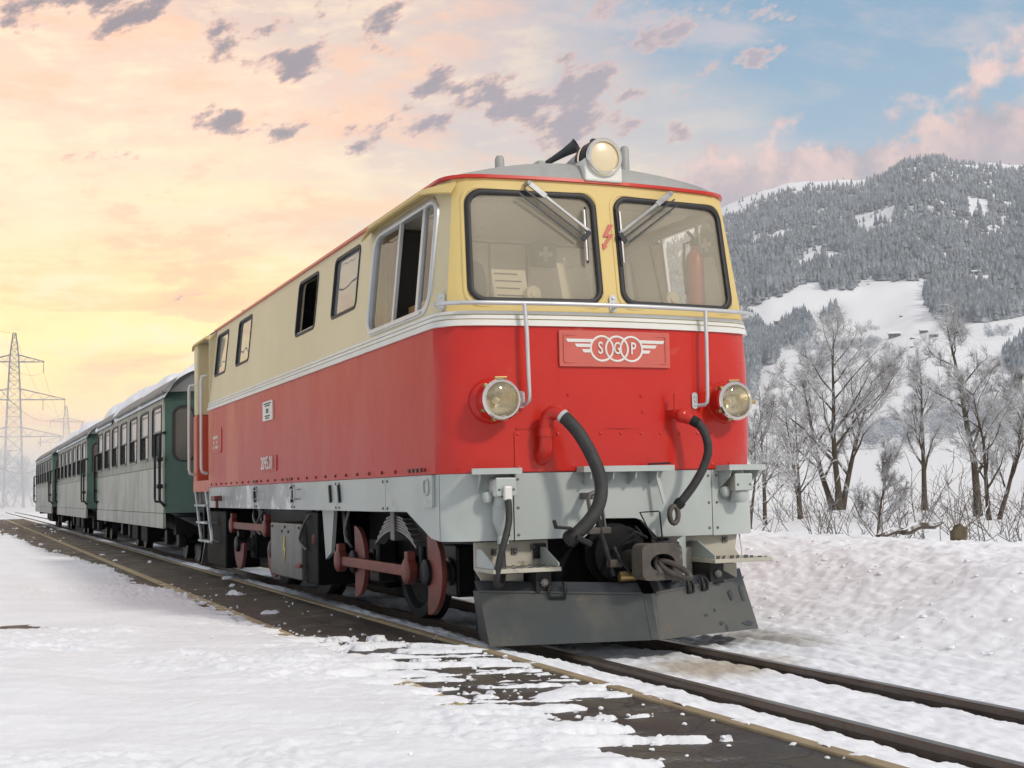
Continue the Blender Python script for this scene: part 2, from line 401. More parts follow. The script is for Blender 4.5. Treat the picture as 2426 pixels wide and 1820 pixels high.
        c = g.mix(s, c, snowc)
        finish(g, g.n('ShaderNodeBsdfPrincipled', {'Base Color': c, 'Roughness': .8, 'Specular IOR Level': .2}).outputs[0])
        return m
    M['bark'] = bark('snowy_bark', (.050, .038, .028), (.11, .088, .064), lo=.45, hi=.8)
    M['twig'] = bark('snowy_twigs', (.13, .112, .096), (.24, .215, .19), lo=.20, hi=.7, frost=.55)
    M['brush'] = bark('brush_twigs', (.075, .058, .045), (.13, .105, .085), lo=.5, hi=.95, frost=.12)
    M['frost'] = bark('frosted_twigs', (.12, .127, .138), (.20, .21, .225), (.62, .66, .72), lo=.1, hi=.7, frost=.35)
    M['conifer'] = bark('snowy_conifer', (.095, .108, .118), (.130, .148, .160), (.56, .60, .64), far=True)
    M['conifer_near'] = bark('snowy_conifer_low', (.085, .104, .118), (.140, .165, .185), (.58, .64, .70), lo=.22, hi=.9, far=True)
    M['rock'] = bark('snowy_rock', (.07, .065, .06), (.14, .13, .12), lo=.2, hi=.5)
    M['barnwood'] = paint('barn_wood', (.12, .085, .06), (.075, .055, .042), .8, .8, 1)
    M['stump'] = paint('stump_wood', (.13, .10, .055), (.07, .055, .035), .85, .9, 9, bump=.4, bscale=30)
build_materials()

# ------------------------------------------------------------------ mesh tools
def V(*a):
    return Vector(a)

class MB:
    def __init__(s):
        s.v = []
        s.f = []
    def add(s, vs, fs):
        o = len(s.v)
        s.v.extend([tuple(p) for p in vs])
        s.f.extend([tuple(i + o for i in f) for f in fs])
        return s
    def box(s, x0, x1, y0, y1, z0, z1):
        vs = [(x, y, z) for x in (x0, x1) for y in (y0, y1) for z in (z0, z1)]
        return s.add(vs, [(0, 1, 3, 2), (4, 6, 7, 5), (0, 4, 5, 1), (2, 3, 7, 6), (0, 2, 6, 4), (1, 5, 7, 3)])
    def bar(s, p, q, w, h, up=(0, 0, 1)):
        """rectangular bar from p to q, w across, h along up"""
        p, q, up = Vector(p), Vector(q), Vector(up)
        t = (q - p).normalized()
        a = t.cross(up)
        if a.length < 1e-6:
            a = t.cross(Vector((1, 0, 0)))
        a.normalize()
        b = a.cross(t).normalized()
        vs = [c + a * (w / 2 * i) + b * (h / 2 * j) for c in (p, q) for i, j in ((-1, -1), (1, -1), (1, 1), (-1, 1))]
        return s.add(vs, [(0, 1, 2, 3), (7, 6, 5, 4), (0, 4, 5, 1), (1, 5, 6, 2), (2, 6, 7, 3), (3, 7, 4, 0)])
    def tube(s, path, r, n=8, cap=True, closed=False):
        path = [Vector(p) for p in path]
        k = len(path)
        rs = r if isinstance(r, (list, tuple)) else [r] * k
        prev = None
        vs = []
        for i, p in enumerate(path):
            if closed:
                t = path[(i + 1) % k] - path[i - 1]
            else:
                t = path[min(i + 1, k - 1)] - path[max(i - 1, 0)]
            t.normalize()
            if prev is None:
                a = t.cross(Vector((0, 0, 1)))
                if a.length < .1:
                    a = t.cross(Vector((1, 0, 0)))
            else:
                a = prev - t * prev.dot(t)
            a.normalize()
            prev = a
            b = t.cross(a)
            for j in range(n):
                an = 2 * PI * j / n
                vs.append(p + (a * math.cos(an) + b * math.sin(an)) * rs[i])
        fs = []
        for i in range(k if closed else k - 1):
            o, o2 = i * n, ((i + 1) % k) * n
            for j in range(n):
                fs.append((o + j, o + (j + 1) % n, o2 + (j + 1) % n, o2 + j))
        if cap and not closed:
            fs.append(tuple(range(n - 1, -1, -1)))
            fs.append(tuple((k - 1) * n + j for j in range(n)))
        return s.add(vs, fs)
    def lathe(s, prof, origin, axis, n=24, cap=(False, False)):
        """prof: list of (radius, distance along axis)"""
        ax = Vector(axis).normalized()
        a = ax.cross(Vector((0, 0, 1)))
        if a.length < .1:
            a = ax.cross(Vector((1, 0, 0)))
        a.normalize()
        b = ax.cross(a)
        o = Vector(origin)
        vs = []
        for r, t in prof:
            for j in range(n):
                an = 2 * PI * j / n
                vs.append(o + ax * t + (a * math.cos(an) + b * math.sin(an)) * r)
        fs = []
        for i in range(len(prof) - 1):
            for j in range(n):
                fs.append((i * n + j, i * n + (j + 1) % n, (i + 1) * n + (j + 1) % n, (i + 1) * n + j))
        if cap[0]:
            fs.append(tuple(range(n - 1, -1, -1)))
        if cap[1]:
            fs.append(tuple((len(prof) - 1) * n + j for j in range(n)))
        return s.add(vs, fs)
    def prism(s, poly, vec):
        """polygon (3-D points) pushed along vec"""
        k = len(poly)
        vec = Vector(vec)
        vs = [Vector(p) for p in poly] + [Vector(p) + vec for p in poly]
        fs = [tuple(range(k - 1, -1, -1)), tuple(range(k, 2 * k))]
        for i in range(k):
            fs.append((i, (i + 1) % k, k + (i + 1) % k, k + i))
        return s.add(vs, fs)
    def sphere(s, c, r, n=8, m=5, sq=(1, 1, 1)):
        vs = []
        fs = []
        c = Vector(c)
        for i in range(m + 1):
            th = PI * i / m
            for j in range(n):
                ph = 2 * PI * j / n
                vs.append(c + Vector((r * sq[0] * math.sin(th) * math.cos(ph), r * sq[1] * math.sin(th) * math.sin(ph), r * sq[2] * math.cos(th))))
        for i in range(m):
            for j in range(n):
                fs.append((i * n + j, (i + 1) * n + j, (i + 1) * n + (j + 1) % n, i * n + (j + 1) % n))
        return s.add(vs, fs)
    def build(s, name, mat, parent=None, smooth=35, bevel=0, seg=2, fix=True, label=None):
        me = bpy.data.meshes.new(name)
        me.from_pydata(s.v, [], s.f)
        if fix:
            bm = bmesh.new()
            bm.from_mesh(me)
            bmesh.ops.recalc_face_normals(bm, faces=bm.faces)
            bm.to_mesh(me)
            bm.free()
        return link(name, me, mat, parent, smooth, bevel, seg, label)

def link(name, me, mat, parent=None, smooth=35, bevel=0, seg=2, label=None):
    me.materials.append(MT[mat] if isinstance(mat, str) else mat)
    if smooth:
        me.polygons.foreach_set('use_smooth', [True] * len(me.polygons))
        me.set_sharp_from_angle(angle=math.radians(smooth))
    o = bpy.data.objects.new(name, me)
    COL.objects.link(o)
    if parent:
        o.parent = parent
    if bevel:
        b = o.modifiers.new('bevel', 'BEVEL')
        b.width = bevel
        b.segments = seg
        b.limit_method = 'ANGLE'
        b.angle_limit = math.radians(40)
        b.harden_normals = False
    if label:
        o['label'] = label
    return o

def thing(name, label, cat, loc=(0, 0, 0), group=None):
    o = bpy.data.objects.new(name, None)
    COL.objects.link(o)
    o.location = loc
    o.empty_display_size = .1
    return tag(o, label, cat, group)

def tag(o, label, cat, group=None, kind=None):
    o['label'] = label
    o['category'] = cat
    if group:
        o['group'] = group
    if kind:
        o['kind'] = kind
    return o

def struct(o, kind='structure', label=None):
    o['kind'] = kind
    if label:
        o['label'] = label
    return o

def children(o):
    return [c for c in bpy.data.objects if c.parent == o]

def copy_tree(o, parent=None, kids=None):
    if kids is None:
        kids = {}
        for c in bpy.data.objects:
            if c.parent:
                kids.setdefault(c.parent.name, []).append(c)
    c = o.copy()
    COL.objects.link(c)
    c.parent = parent
    for ch in kids.get(o.name, []):
        copy_tree(ch, c, kids)
    return c

def rrect(a0, a1, b0, b1, r, n=6):
    """rounded rectangle, counter-clockwise"""
    out = []
    for cx, cy, s in ((a1 - r, b0 + r, -PI / 2), (a1 - r, b1 - r, 0), (a0 + r, b1 - r, PI / 2), (a0 + r, b0 + r, PI)):
        for i in range(n + 1):
            t = s + PI / 2 * i / n
            out.append((cx + r * math.cos(t), cy + r * math.sin(t)))
    return out

def pip(p, poly):
    x, y = p
    c = False
    j = len(poly) - 1
    for i in range(len(poly)):
        xi, yi = poly[i]
        xj, yj = poly[j]
        if (yi > y) != (yj > y) and x < (xj - xi) * (y - yi) / (yj - yi) + xi:
            c = not c
        j = i
    return c

def densify(poly, step):
    out = []
    for i, p in enumerate(poly):
        q = poly[(i + 1) % len(poly)]
        d = math.hypot(q[0] - p[0], q[1] - p[1])
        k = max(1, int(d / step))
        for t in range(k):
            out.append((p[0] + (q[0] - p[0]) * t / k, p[1] + (q[1] - p[1]) * t / k))
    return out

def sheet(mp, poly, holes=(), thick=.03, step=(.08, .15), edge=.2, mb=None):
    """fill a flat region (with holes) by a Delaunay mesh, map it to a surface and give its edges depth.
    mp(a, b, off) -> point on the surface, off metres outside it"""
    mb = mb or MB()
    poly = densify(poly, edge)
    holes = [densify(h, edge) for h in holes]
    pts, edges = [], []
    for ring in [poly] + holes:
        o = len(pts)
        pts += [Vector(p) for p in ring]
        edges += [(o + i, o + (i + 1) % len(ring)) for i in range(len(ring))]
    nb = len(pts)
    a0, a1 = min(p[0] for p in poly), max(p[0] for p in poly)
    b0, b1 = min(p[1] for p in poly), max(p[1] for p in poly)
    mind = min(step) * .45
    bpts = np.array([(p[0], p[1]) for p in pts])
    na, nbb = max(1, int((a1 - a0) / step[0])), max(1, int((b1 - b0) / step[1]))
    for i in range(1, na):
        for j in range(1, nbb):
            q = (a0 + (a1 - a0) * i / na, b0 + (b1 - b0) * j / nbb)
            if np.min(np.hypot(bpts[:, 0] - q[0], bpts[:, 1] - q[1])) < mind:
                continue
            pts.append(Vector(q))
    vo, eo, fo, ov, oe, of = delaunay_2d_cdt(pts, edges, [], 0, 1e-5)
    fs = []
    for f in fo:
        c = (sum(vo[i][0] for i in f) / len(f), sum(vo[i][1] for i in f) / len(f))
        if pip(c, poly) and not any(pip(c, h) for h in holes):
            fs.append(tuple(f))
    o = len(mb.v)
    mb.add([mp(p[0], p[1], 0) for p in vo], fs)
    # rims
    for ring in [poly] + holes:
        k = len(ring)
        o = len(mb.v)
        vs = [mp(p[0], p[1], 0) for p in ring] + [mp(p[0], p[1], -thick) for p in ring]
        mb.add(vs, [(i, (i + 1) % k, k + (i + 1) % k, k + i) for i in range(k)])
    return mb

def frame(mp, path, wdt, out, inn, mb=None):
    """closed moulding along a path on a surface: wdt wide (centred on the path), from off=-inn to off=out"""
    mb = mb or MB()
    k = len(path)
    ring = []
    for i in range(k):
        p, a, b = path[i], path[i - 1], path[(i + 1) % k]
        t = Vector((b[0] - a[0], b[1] - a[1])).normalized()
        n = Vector((-t.y, t.x))
        for s, o in ((-.5, -inn), (-.5, out * .6), (-.25, out), (.25, out), (.5, out * .6), (.5, -inn)):
            ring.append(mp(p[0] + n.x * wdt * s, p[1] + n.y * wdt * s, o))
    fs = []
    for i in range(k):
        j = (i + 1) % k
        for q in range(6):
            q2 = (q + 1) % 6
            fs.append((i * 6 + q, i * 6 + q2, j * 6 + q2, j * 6 + q))
    mb.add(ring, fs)
    return mb

def text_mesh(txt, size, mp, depth=.002, name='lettering', mat='white', parent=None, spacing=1.0, sx=1.0, center=True, bold=0.0):
    cu = bpy.data.curves.new(name, 'FONT')
    cu.body = txt
    cu.size = size
    cu.space_character = spacing
    cu.offset = bold
    cu.resolution_u = 3
    if center:
        cu.align_x = 'CENTER'
        cu.align_y = 'CENTER'
    ob = bpy.data.objects.new(name, cu)
    COL.objects.link(ob)
    me0 = bpy.data.meshes.new_from_object(ob.evaluated_get(bpy.context.evaluated_depsgraph_get()))
    bpy.data.objects.remove(ob)
    bpy.data.curves.remove(cu)
    me = bpy.data.meshes.new(name)
    me.from_pydata([mp(v.co.x * sx, v.co.y, depth) for v in me0.vertices], [], [tuple(p.vertices) for p in me0.polygons])
    bpy.data.meshes.remove(me0)
    return link(name, me, mat, parent, 0)

# ------------------------------------------------------------------ noise on arrays
_rng = np.random.RandomState(11)
_perm = _rng.permutation(4096)
_gr = _rng.rand(4096) * 2 * PI
def gnoise(x, y, seed=0):
    xi, yi = np.floor(x).astype(int), np.floor(y).astype(int)
    xf, yf = x - xi, y - yi
    def gg(ix, iy, dx, dy):
        h = _perm[(_perm[(ix + seed * 131) & 4095] + iy) & 4095]
        a = _gr[h]
        return np.cos(a) * dx + np.sin(a) * dy
    u, v = xf * xf * xf * (xf * (xf * 6 - 15) + 10), yf * yf * yf * (yf * (yf * 6 - 15) + 10)
    n0 = gg(xi, yi, xf, yf) * (1 - u) + gg(xi + 1, yi, xf - 1, yf) * u
    n1 = gg(xi, yi + 1, xf, yf - 1) * (1 - u) + gg(xi + 1, yi + 1, xf - 1, yf - 1) * u
    return (n0 * (1 - v) + n1 * v) * 1.5
def fbm(x, y, oct=5, seed=0, gain=.5):
    r = 0
    a = 1.0
    for i in range(oct):
        r = r + a * gnoise(x * 2 ** i + 17.3 * i, y * 2 ** i - 9.1 * i, seed + i)
        a *= gain
    return r
def ss(a, b, x):
    t = np.clip((x - a) / (b - a), 0, 1)
    return t * t * (3 - 2 * t)
def grid_mesh(name, X, Y, Z, mat, smooth=True, keep=None):
    ny, nx = X.shape
    me = bpy.data.meshes.new(name)
    vs = np.stack([X, Y, Z], -1).reshape(-1, 3)
    idx = np.arange(nx * ny).reshape(ny, nx)
    q = np.stack([idx[:-1, :-1], idx[:-1, 1:], idx[1:, 1:], idx[1:, :-1]], -1).reshape(-1, 4)
    if keep is not None:
        q = q[keep.reshape(-1)]
    me.vertices.add(len(vs))
    me.vertices.foreach_set('co', vs.astype(np.float32).ravel())
    me.loops.add(len(q) * 4)
    me.loops.foreach_set('vertex_index', q.astype(np.int32).ravel())
    me.polygons.add(len(q))
    me.polygons.foreach_set('loop_start', np.arange(0, len(q) * 4, 4, dtype=np.int32))
    me.update(calc_edges=True)
    return link(name, me, mat, None, 180 if smooth else 0)
def tri_mesh(name, vs, ts, mat, smooth=0, parent=None):
    me = bpy.data.meshes.new(name)
    vs = np.asarray(vs, np.float32)
    ts = np.asarray(ts, np.int32)
    me.vertices.add(len(vs))
    me.vertices.foreach_set('co', vs.ravel())
    me.loops.add(len(ts) * 3)
    me.loops.foreach_set('vertex_index', ts.ravel())
    me.polygons.add(len(ts))
    me.polygons.foreach_set('loop_start', np.arange(0, len(ts) * 3, 3, dtype=np.int32))
    me.update(calc_edges=True)
    return link(name, me, mat, parent, smooth)

# ------------------------------------------------------------------ terrain
SKY_AZ = [-3.2, -1.2, -.5, .02, .12, .30, .45, .562, .577, .593, .611, .628, .646, .660, .678, .696, .717, .734, .758, .776, .9, 1.1, 1.4, 1.9, 2.6, 3.2]
SKY_EL = [1.0, 1.0, 0.3, 0.2, .5, 4.0, 9.0, 11.75, 12.1, 12.5, 12.75, 12.8, 12.8, 12.85, 13.2, 13.6, 13.7, 13.3, 12.95, 12.7, 12.5, 13.0, 11.0, 7.0, 2.0, 1.0]
PR_R = [0, 60, 120, 300, 500, 900, 1500, 2100, 2700, 3800, 4600, 7000, 12000]
PR_E = [-.3, -.28, -.22, .05, .9, 2.9, 5.0, 8.3, 10.7, 14.0, 12.5, 5.0, .3]     # elevation angle seen from the track
def terrain(az, r):
    az, r = np.asarray(az, float), np.asarray(r, float)
    k = np.interp(az, SKY_AZ, SKY_EL) / 14.0
    e = np.interp(r, PR_R, PR_E)
    kk = k + (1 - k) * 0
    z = np.where(r < 300, -.25 - .35 * ss(40, 90, r) + (r - 90).clip(0) * .0016 * k, 0) + np.where(r >= 300, r * np.tan(np.radians(np.maximum(e, 0))) * kk, 0)
    z = np.where(r >= 300, z + (-.6 + .34 * k) * ss(520, 300, r), z)
    X, Y = r * np.sin(az), r * np.cos(az)
    amp = ss(450, 2600, r) * k
    z = z + amp * (55 * fbm(X / 900, Y / 900, 5, 3) + 14 * fbm(X / 170, Y / 170, 3, 8))
    z = z + k * 22 * np.exp(-((r - 1380) / 260) ** 2) * (1 + .6 * gnoise(az * 9, r / 600, 5)) * ss(.5, .6, az)
    return z

def build_terrain():
    azs = np.concatenate([np.linspace(-PI, -.25, 60)[:-1], np.linspace(-.25, 1.15, 420)[:-1], np.linspace(1.15, PI, 60)])
    rs = np.concatenate([[0.01, 6, 14, 22], np.geomspace(30, 900, 60)[:-1], np.linspace(900, 4300, 140)[:-1], np.linspace(4300, 5000, 6)])
    A, R = np.meshgrid(azs, rs)
    Z = terrain(A, R)
    Z = np.where(R < 30, -.5, Z)
    o = grid_mesh('ground', R * np.sin(A), R * np.cos(A), Z, 'snow_far')
    struct(o, label='snow covered valley floor and mountain slope')
build_terrain()

RX, RY = .923, -.384
def streak_noise(X, Y, fs, ft, seed, oct=4):
    s, t = X * RX + Y * RY, -X * RY + Y * RX
    return fbm(s * fs, t * ft, oct, seed)

def platform_snow(X, Y):
    xb = np.interp(Y, [1.0, 1.34, 2.5, 5.7, 6.9, 11.2, 14.5, 17.1, 27.5, 40], [-1.75, -1.76, -1.79, -1.80, -1.95, -1.92, -2.05, -2.25, -2.5, -3.4])
    yf = np.interp(X, [-1.8, -1.6, -1.3, -1.1, -.95], [1.3, .92, .62, .12, -.35])
    xb2 = np.interp(Y, [-9, -4.5, -3.6, -3.2, -2.8, -2.2, -1.7, -1.3], [-1.95, -1.9, -1.75, -1.5, -1.62, -1.22, -1.0, -.80])
    m = np.minimum(np.maximum(xb - X, yf - Y), np.maximum(xb2 - X, -0.0 * X + (xb2 - X)))
    n = streak_noise(X, Y, 1.6, 5.5, 21, 5)
    n2 = streak_noise(X, Y, 5.0, 12.0, 31, 4)
    band = ss(-4.2, -1.6, Y) * ss(1.6, .7, Y) * ss(-2.5 + .3 * gnoise(Y * .9, X * .4, 7), -1.45, X)
    far = ss(22, 36, Y)
    amp = .085 + .34 * band + .55 * far + .26 * ss(-2.0, -3.2, Y) * ss(-2.4, -1.6, X)
    v = np.clip(m, -.6, .6 - .60 * band) + amp * n + (.06 + .12 * band) * n2 + .055 * streak_noise(X, Y, 13.0, 26.0, 35, 3)
    # a few scattered islands of snow on the clear strip
    isl = streak_noise(X, Y, 2.0, 5.0, 51, 4) - (.86 - .10 * ss(9, 16, Y))
    v = np.maximum(v, isl * .5)
    return v

def build_platform():
    mb = MB().box(-9.0, -.985, -14, 62, -.35, .05)
    o = mb.build('platform', 'asphalt', None, 0)
    struct(o, label='dark cracked asphalt platform')
    mb = MB()
    yy = -14.0
    rnd = random.Random(4)
    while yy < 62:
        dx = rnd.uniform(-.004, .004)
        mb.box(-.983 + dx, -.918 + dx, yy, yy + 3.994, -.3, .062 + rnd.uniform(-.003, .003))
        yy += 4.0
    o = mb.build('kerb', 'kerb', None, 0, bevel=.008)
    struct(o, label='tan kerb along the platform edge')
    # painted line, worn: its own sheet just above the asphalt
    mb = MB()
    mb.add([(-1.80, -14, .054), (-1.70, -14, .054), (-1.70, 62, .054), (-1.80, 62, .054)], [(0, 1, 2, 3)])
    o = mb.build('platform_line', 'yline', None, 0)
    struct(o, label='worn yellow safety line painted on the platform')
    # snow lying on the platform
    xs = np.concatenate([np.linspace(-40, -9, 60)[:-1], np.linspace(-9, -5, 160)[:-1], np.linspace(-5, -.90, 330)])
    ys = np.concatenate([np.linspace(-14, -4.4, 60)[:-1], np.linspace(-4.4, 3.0, 470)[:-1], np.geomspace(3.0 + 8, 70 + 8, 330) - 8])
    X, Y = np.meshgrid(xs, ys)
    v = platform_snow(X, Y)
    v = np.where(X > -.915, np.minimum(v, .1), v)
    snow = ss(-.02, .10, v)
    h = (.030 - .012 * ss(-4.2, -1.6, Y) * ss(1.6, .7, Y) * ss(-2.5, -1.5, X)) * np.tanh(np.clip(v, -1, 1) * 4.0)
    brk = ss(-.12, .45, fbm(X * .55, Y * .42, 4, 43)) * .85 + .15          # broken and smooth areas
    rough = .020 * streak_noise(X, Y, .9, 2.0, 41, 3) + brk * (.020 * np.abs(streak_noise(X, Y, 2.6, 5.5, 61, 3)) + .012 * fbm(X * 15, Y * 12, 4, 71, .6)) + .003 * fbm(X * 26, Y * 22, 2, 73)
    rough = rough - .020 * ss(.55, .75, fbm(X * 2.2, Y * 1.7, 2, 75)) * brk
    big = .05 * fbm(X * .7, Y * .5, 3, 81) * ss(-2.0, -3.4, X)
    Z = .048 + h + (rough + big + .010) * snow - .03 * (1 - snow)
    Z = np.where(X > -.93, np.minimum(Z, .085), Z)
    # patches of churned snow spill over the kerb in front of the engine
    o = grid_mesh('platform_snow', X, Y, Z, 'snow')
    struct(o, label='trodden snow lying over the platform')
build_platform()

def track_snow_z(X, Y):
    n = fbm(X * 2.3, Y * 1.1, 4, 91)
    n2 = fbm(X * 11, Y * 6, 4, 95)
    n3 = fbm(X * 24, Y * 16, 3, 97)
    # left strip, four foot, right side
    z = np.where(X < -.38, -.035 + .075 * ss(-.47, -.80, X) + .015 * n, np.where(X < .38, -.034 + .010 * n, -.008 + .010 * n))
    z = z + np.where(X < -.38, .010 * ss(-.72, -.92, X) * ss(.25, -.5, Y), 0)
    z = z + .012 * n2 + .006 * n3
    for xr in (-.38, .38):
        d = np.abs(X - xr)
        z = z - (.026 + .014 * n + .010 * n2) * np.exp(-(d / .055) ** 2)
        z = np.where(d < .034, np.minimum(z, -.075), z)
    # under the train the snow is thinner
    und = ss(-.3, .4, Y) * ss(48, 46, Y) * ss(-.52, -.42, X) * ss(1.2, .95, X)
    z = z - und * .035
    # ploughed furrows beside the track
    fur = ss(.5, .75, X) * ss(1.75, 1.35, X)
    z = z + fur * (.030 * fbm(X * 8, Y * .35, 3, 99))
    # bank thrown up by the plough
    crest = .50 + .05 * fbm(Y * .35, X * .1, 3, 103)
    foot = 1.45 + .25 * fbm(Y * .5, Y * 0, 2, 105)
    b = ss(foot, foot + 1.75, X) ** .85
    back = ss(3.7, 8.0, X)
    bank = b * crest * (1 - back)
    lump = fbm(X * 1.3, Y * 1.1, 5, 107, .55)
    z = z + bank + b * (.034 * lump + .022 * np.abs(fbm(X * 2.1, Y * 1.9, 4, 111, .55)) - .02 + .008 * fbm(X * 8, Y * 8, 4, 109, .6)) * (1 - .5 * back)
    z = z - back * .28
    return z

def build_track():
    xs = np.concatenate([np.linspace(-.955, .75, 195)[:-1], np.linspace(.75, 4.4, 210)[:-1], np.geomspace(4.4, 34, 60)])
    ys = np.concatenate([np.linspace(-14, -5, 50)[:-1], np.linspace(-5, 2.5, 330)[:-1], np.geomspace(2.5 + 6, 110 + 6, 330) - 6])
    X, Y = np.meshgrid(xs, ys)
    o = grid_mesh('track_snow', X, Y, track_snow_z(X, Y), 'snow_track')
    struct(o, label='snow filling the track bed and the ploughed bank beside it')
    prof = [(-.05, -.125), (.05, -.125), (.05, -.115), (.009, -.100), (.009, -.035), (.028, -.028), (.030, -.006), (.024, 0), (-.024, 0), (-.030, -.006), (-.028, -.028), (-.009, -.035), (-.009, -.1), (-.05, -.115)]
    for xr, lab in ((-.38, 'brown steel rail nearer the platform'), (.38, 'brown steel rail nearer the snow bank')):
        mb = MB()
        mb.prism([(xr + a, -14, b) for a, b in prof], (0, 124, 0))
        o = mb.build('rail', 'rail', None, 0)
        tag(o, lab, 'rail', 'rails of the track')
        MB().box(xr - .021, xr + .021, -14, 110, -.003, .0015).build('rail_head', 'railtop', o, 0)
build_track()

def build_clods():
    """crumbs of snow kicked over the platform and the track edge"""
    rs = np.random.RandomState(17)
    t = (1 + 5 ** .5) / 2
    base = np.array([(-1, t, 0), (1, t, 0), (-1, -t, 0), (1, -t, 0), (0, -1, t), (0, 1, t), (0, -1, -t), (0, 1, -t), (t, 0, -1), (t, 0, 1), (-t, 0, -1), (-t, 0, 1)]) / 1.9
    tris = np.array([(0, 11, 5), (0, 5, 1), (0, 1, 7), (0, 7, 10), (0, 10, 11), (1, 5, 9), (5, 11, 4), (11, 10, 2), (10, 7, 6), (7, 1, 8), (3, 9, 4), (3, 4, 2), (3, 2, 6), (3, 6, 8), (3, 8, 9), (4, 9, 5), (2, 4, 11), (6, 2, 10), (8, 6, 7), (9, 8, 1)])
    n = 2600
    X = np.concatenate([rs.uniform(-2.6, -.95, n), rs.uniform(-6.5, -1.8, 900)])
    Y = np.concatenate([rs.uniform(-4.4, 7, n), rs.uniform(-5, 5, 900)])
    v = platform_snow(X, Y)
    keep = (np.abs(v) < .10) & (rs.rand(len(X)) < .55) | (rs.rand(len(X)) < .05)
    X, Y, v = X[keep], Y[keep], v[keep]
    S = rs.uniform(.004, .013, len(X)) * np.where(rs.rand(len(X)) < .04, 1.3, 1)
    Z = np.where(v > 0, .050 + .030 * np.tanh(np.clip(v, 0, 1) * 4), .051)
    J = 1 + rs.uniform(-.35, .35, (len(X), 12, 3))
    a = rs.rand(len(X)) * 6.28
    B = base[None] * J
    c, s = np.cos(a)[:, None], np.sin(a)[:, None]
    P = np.stack([(B[..., 0] * c - B[..., 1] * s) * S[:, None] * 1.2 + X[:, None], (B[..., 0] * s + B[..., 1] * c) * S[:, None] * 1.2 + Y[:, None], B[..., 2] * S[:, None] * .8 + Z[:, None] + S[:, None] * .35], -1)
    o = tri_mesh('snow_crumbs', P.reshape(-1, 3), (tris[None] + (np.arange(len(X)) * 12)[:, None, None]).reshape(-1, 3), 'snow_soft', 60)
    tag(o, 'loose crumbs of snow scattered along the edge of the bare asphalt', 'snow', kind='stuff')
build_clods()

def build_bank_clods():
    """clods of thrown snow lying on the ploughed bank"""
    rs = np.random.RandomState(23)
    t = (1 + 5 ** .5) / 2
    base = np.array([(-1, t, 0), (1, t, 0), (-1, -t, 0), (1, -t, 0), (0, -1, t), (0, 1, t), (0, -1, -t), (0, 1, -t), (t, 0, -1), (t, 0, 1), (-t, 0, -1), (-t, 0, 1)]) / 1.9
    tris = np.array([(0, 11, 5), (0, 5, 1), (0, 1, 7), (0, 7, 10), (0, 10, 11), (1, 5, 9), (5, 11, 4), (11, 10, 2), (10, 7, 6), (7, 1, 8), (3, 9, 4), (3, 4, 2), (3, 2, 6), (3, 6, 8), (3, 8, 9), (4, 9, 5), (2, 4, 11), (6, 2, 10), (8, 6, 7), (9, 8, 1)])
    n = 1500
    X = 1.5 + 2.3 * rs.rand(n) ** 1.3
    Y = rs.uniform(-4.5, 14, n)
    S = .006 + .022 * rs.rand(n) ** 4
    Z = track_snow_z(X, Y)
    J = 1 + rs.uniform(-.35, .35, (n, 12, 3))
    a = rs.rand(n) * 6.28
    B = base[None] * J
    c, s = np.cos(a)[:, None], np.sin(a)[:, None]
    P = np.stack([(B[..., 0] * c - B[..., 1] * s) * S[:, None] * 1.2 + X[:, None], (B[..., 0] * s + B[..., 1] * c) * S[:, None] * 1.2 + Y[:, None], B[..., 2] * S[:, None] * .7 + Z[:, None] - S[:, None] * .1], -1)
    o = tri_mesh('snow_clods', P.reshape(-1, 3), (tris[None] + (np.arange(n) * 12)[:, None, None]).reshape(-1, 3), 'snow_soft', 60)
    tag(o, 'small clods of thrown snow lying on the ploughed bank', 'snow', kind='stuff')
build_bank_clods()

# ------------------------------------------------------------------ locomotive body
ZW, ZRIM, ZRED, ZSK = 1.955, 2.885, 1.07, .667
W0, RC, LC = 1.0916, .22, .36
A0 = W0 - RC
YL, YR = 8.05, 9.2
def Wd(z):
    return W0 - (.103 * (z - ZW) if z > ZW else 0.0)
def Rk(z):
    return .131 * (z - ZW) if z > ZW else 0.0
def _plan(a, z, yend):
    w = Wd(z)
    xa = w - RC
    ya = -.1212 * (1 - (xa / W0) ** 2) + Rk(z)
    if a <= A0:
        x = a * xa / A0
        return x, -.1212 * (1 - (x / W0) ** 2) + Rk(z)
    sl = 2 * .1212 * xa / W0 ** 2
    cy = ya + sl * RC
    yb = cy + .20
    t = (a - A0) / LC
    if t <= 1:
        return ((1 - t) ** 2 * xa + 2 * t * (1 - t) * w + t * t * w, (1 - t) ** 2 * ya + 2 * t * (1 - t) * cy + t * t * yb)
    return w, yb + (a - A0 - LC) * (yend - yb) / (yend - .195)
def surf(u, z, off=0.0, yend=9.2):
    s = -1 if u < 0 else 1
    x, y = _plan(abs(u), z, yend)
    p = Vector((s * x, y, z))
    if off:
        e = .004
        x1, y1 = _plan(abs(u) + e, z, yend)
        x2, y2 = _plan(abs(u), z + e, yend)
        du = Vector((x1 - x, y1 - y, 0))
        dz = Vector((x2 - x, y2 - y, e))
        n = du.cross(dz)
        n.normalize()
        p += Vector((s * n.x, n.y, n.z)) * off
    return p
def uy(y, z=ZW, s=-1):
    """u of a place y on the side wall"""
    w = Wd(z)
    xa = w - RC
    yb = -.1212 * (1 - (xa / W0) ** 2) + Rk(z) + 2 * .1212 * xa / W0 ** 2 * RC + .20
    return s * (A0 + LC + (y - yb) * (9.2 - .195) / (9.2 - yb))
def ux(x, z=ZW):
    return x * A0 / (Wd(z) - RC)
def fpt(x, z, off=0.0):
    return surf(ux(x, z), z, off)
def mp_front(x, z, off=0.0):
    return fpt(x, z, off)
def mp_side(y, z, off=0.0):
    return surf(uy(y, z), z, off)
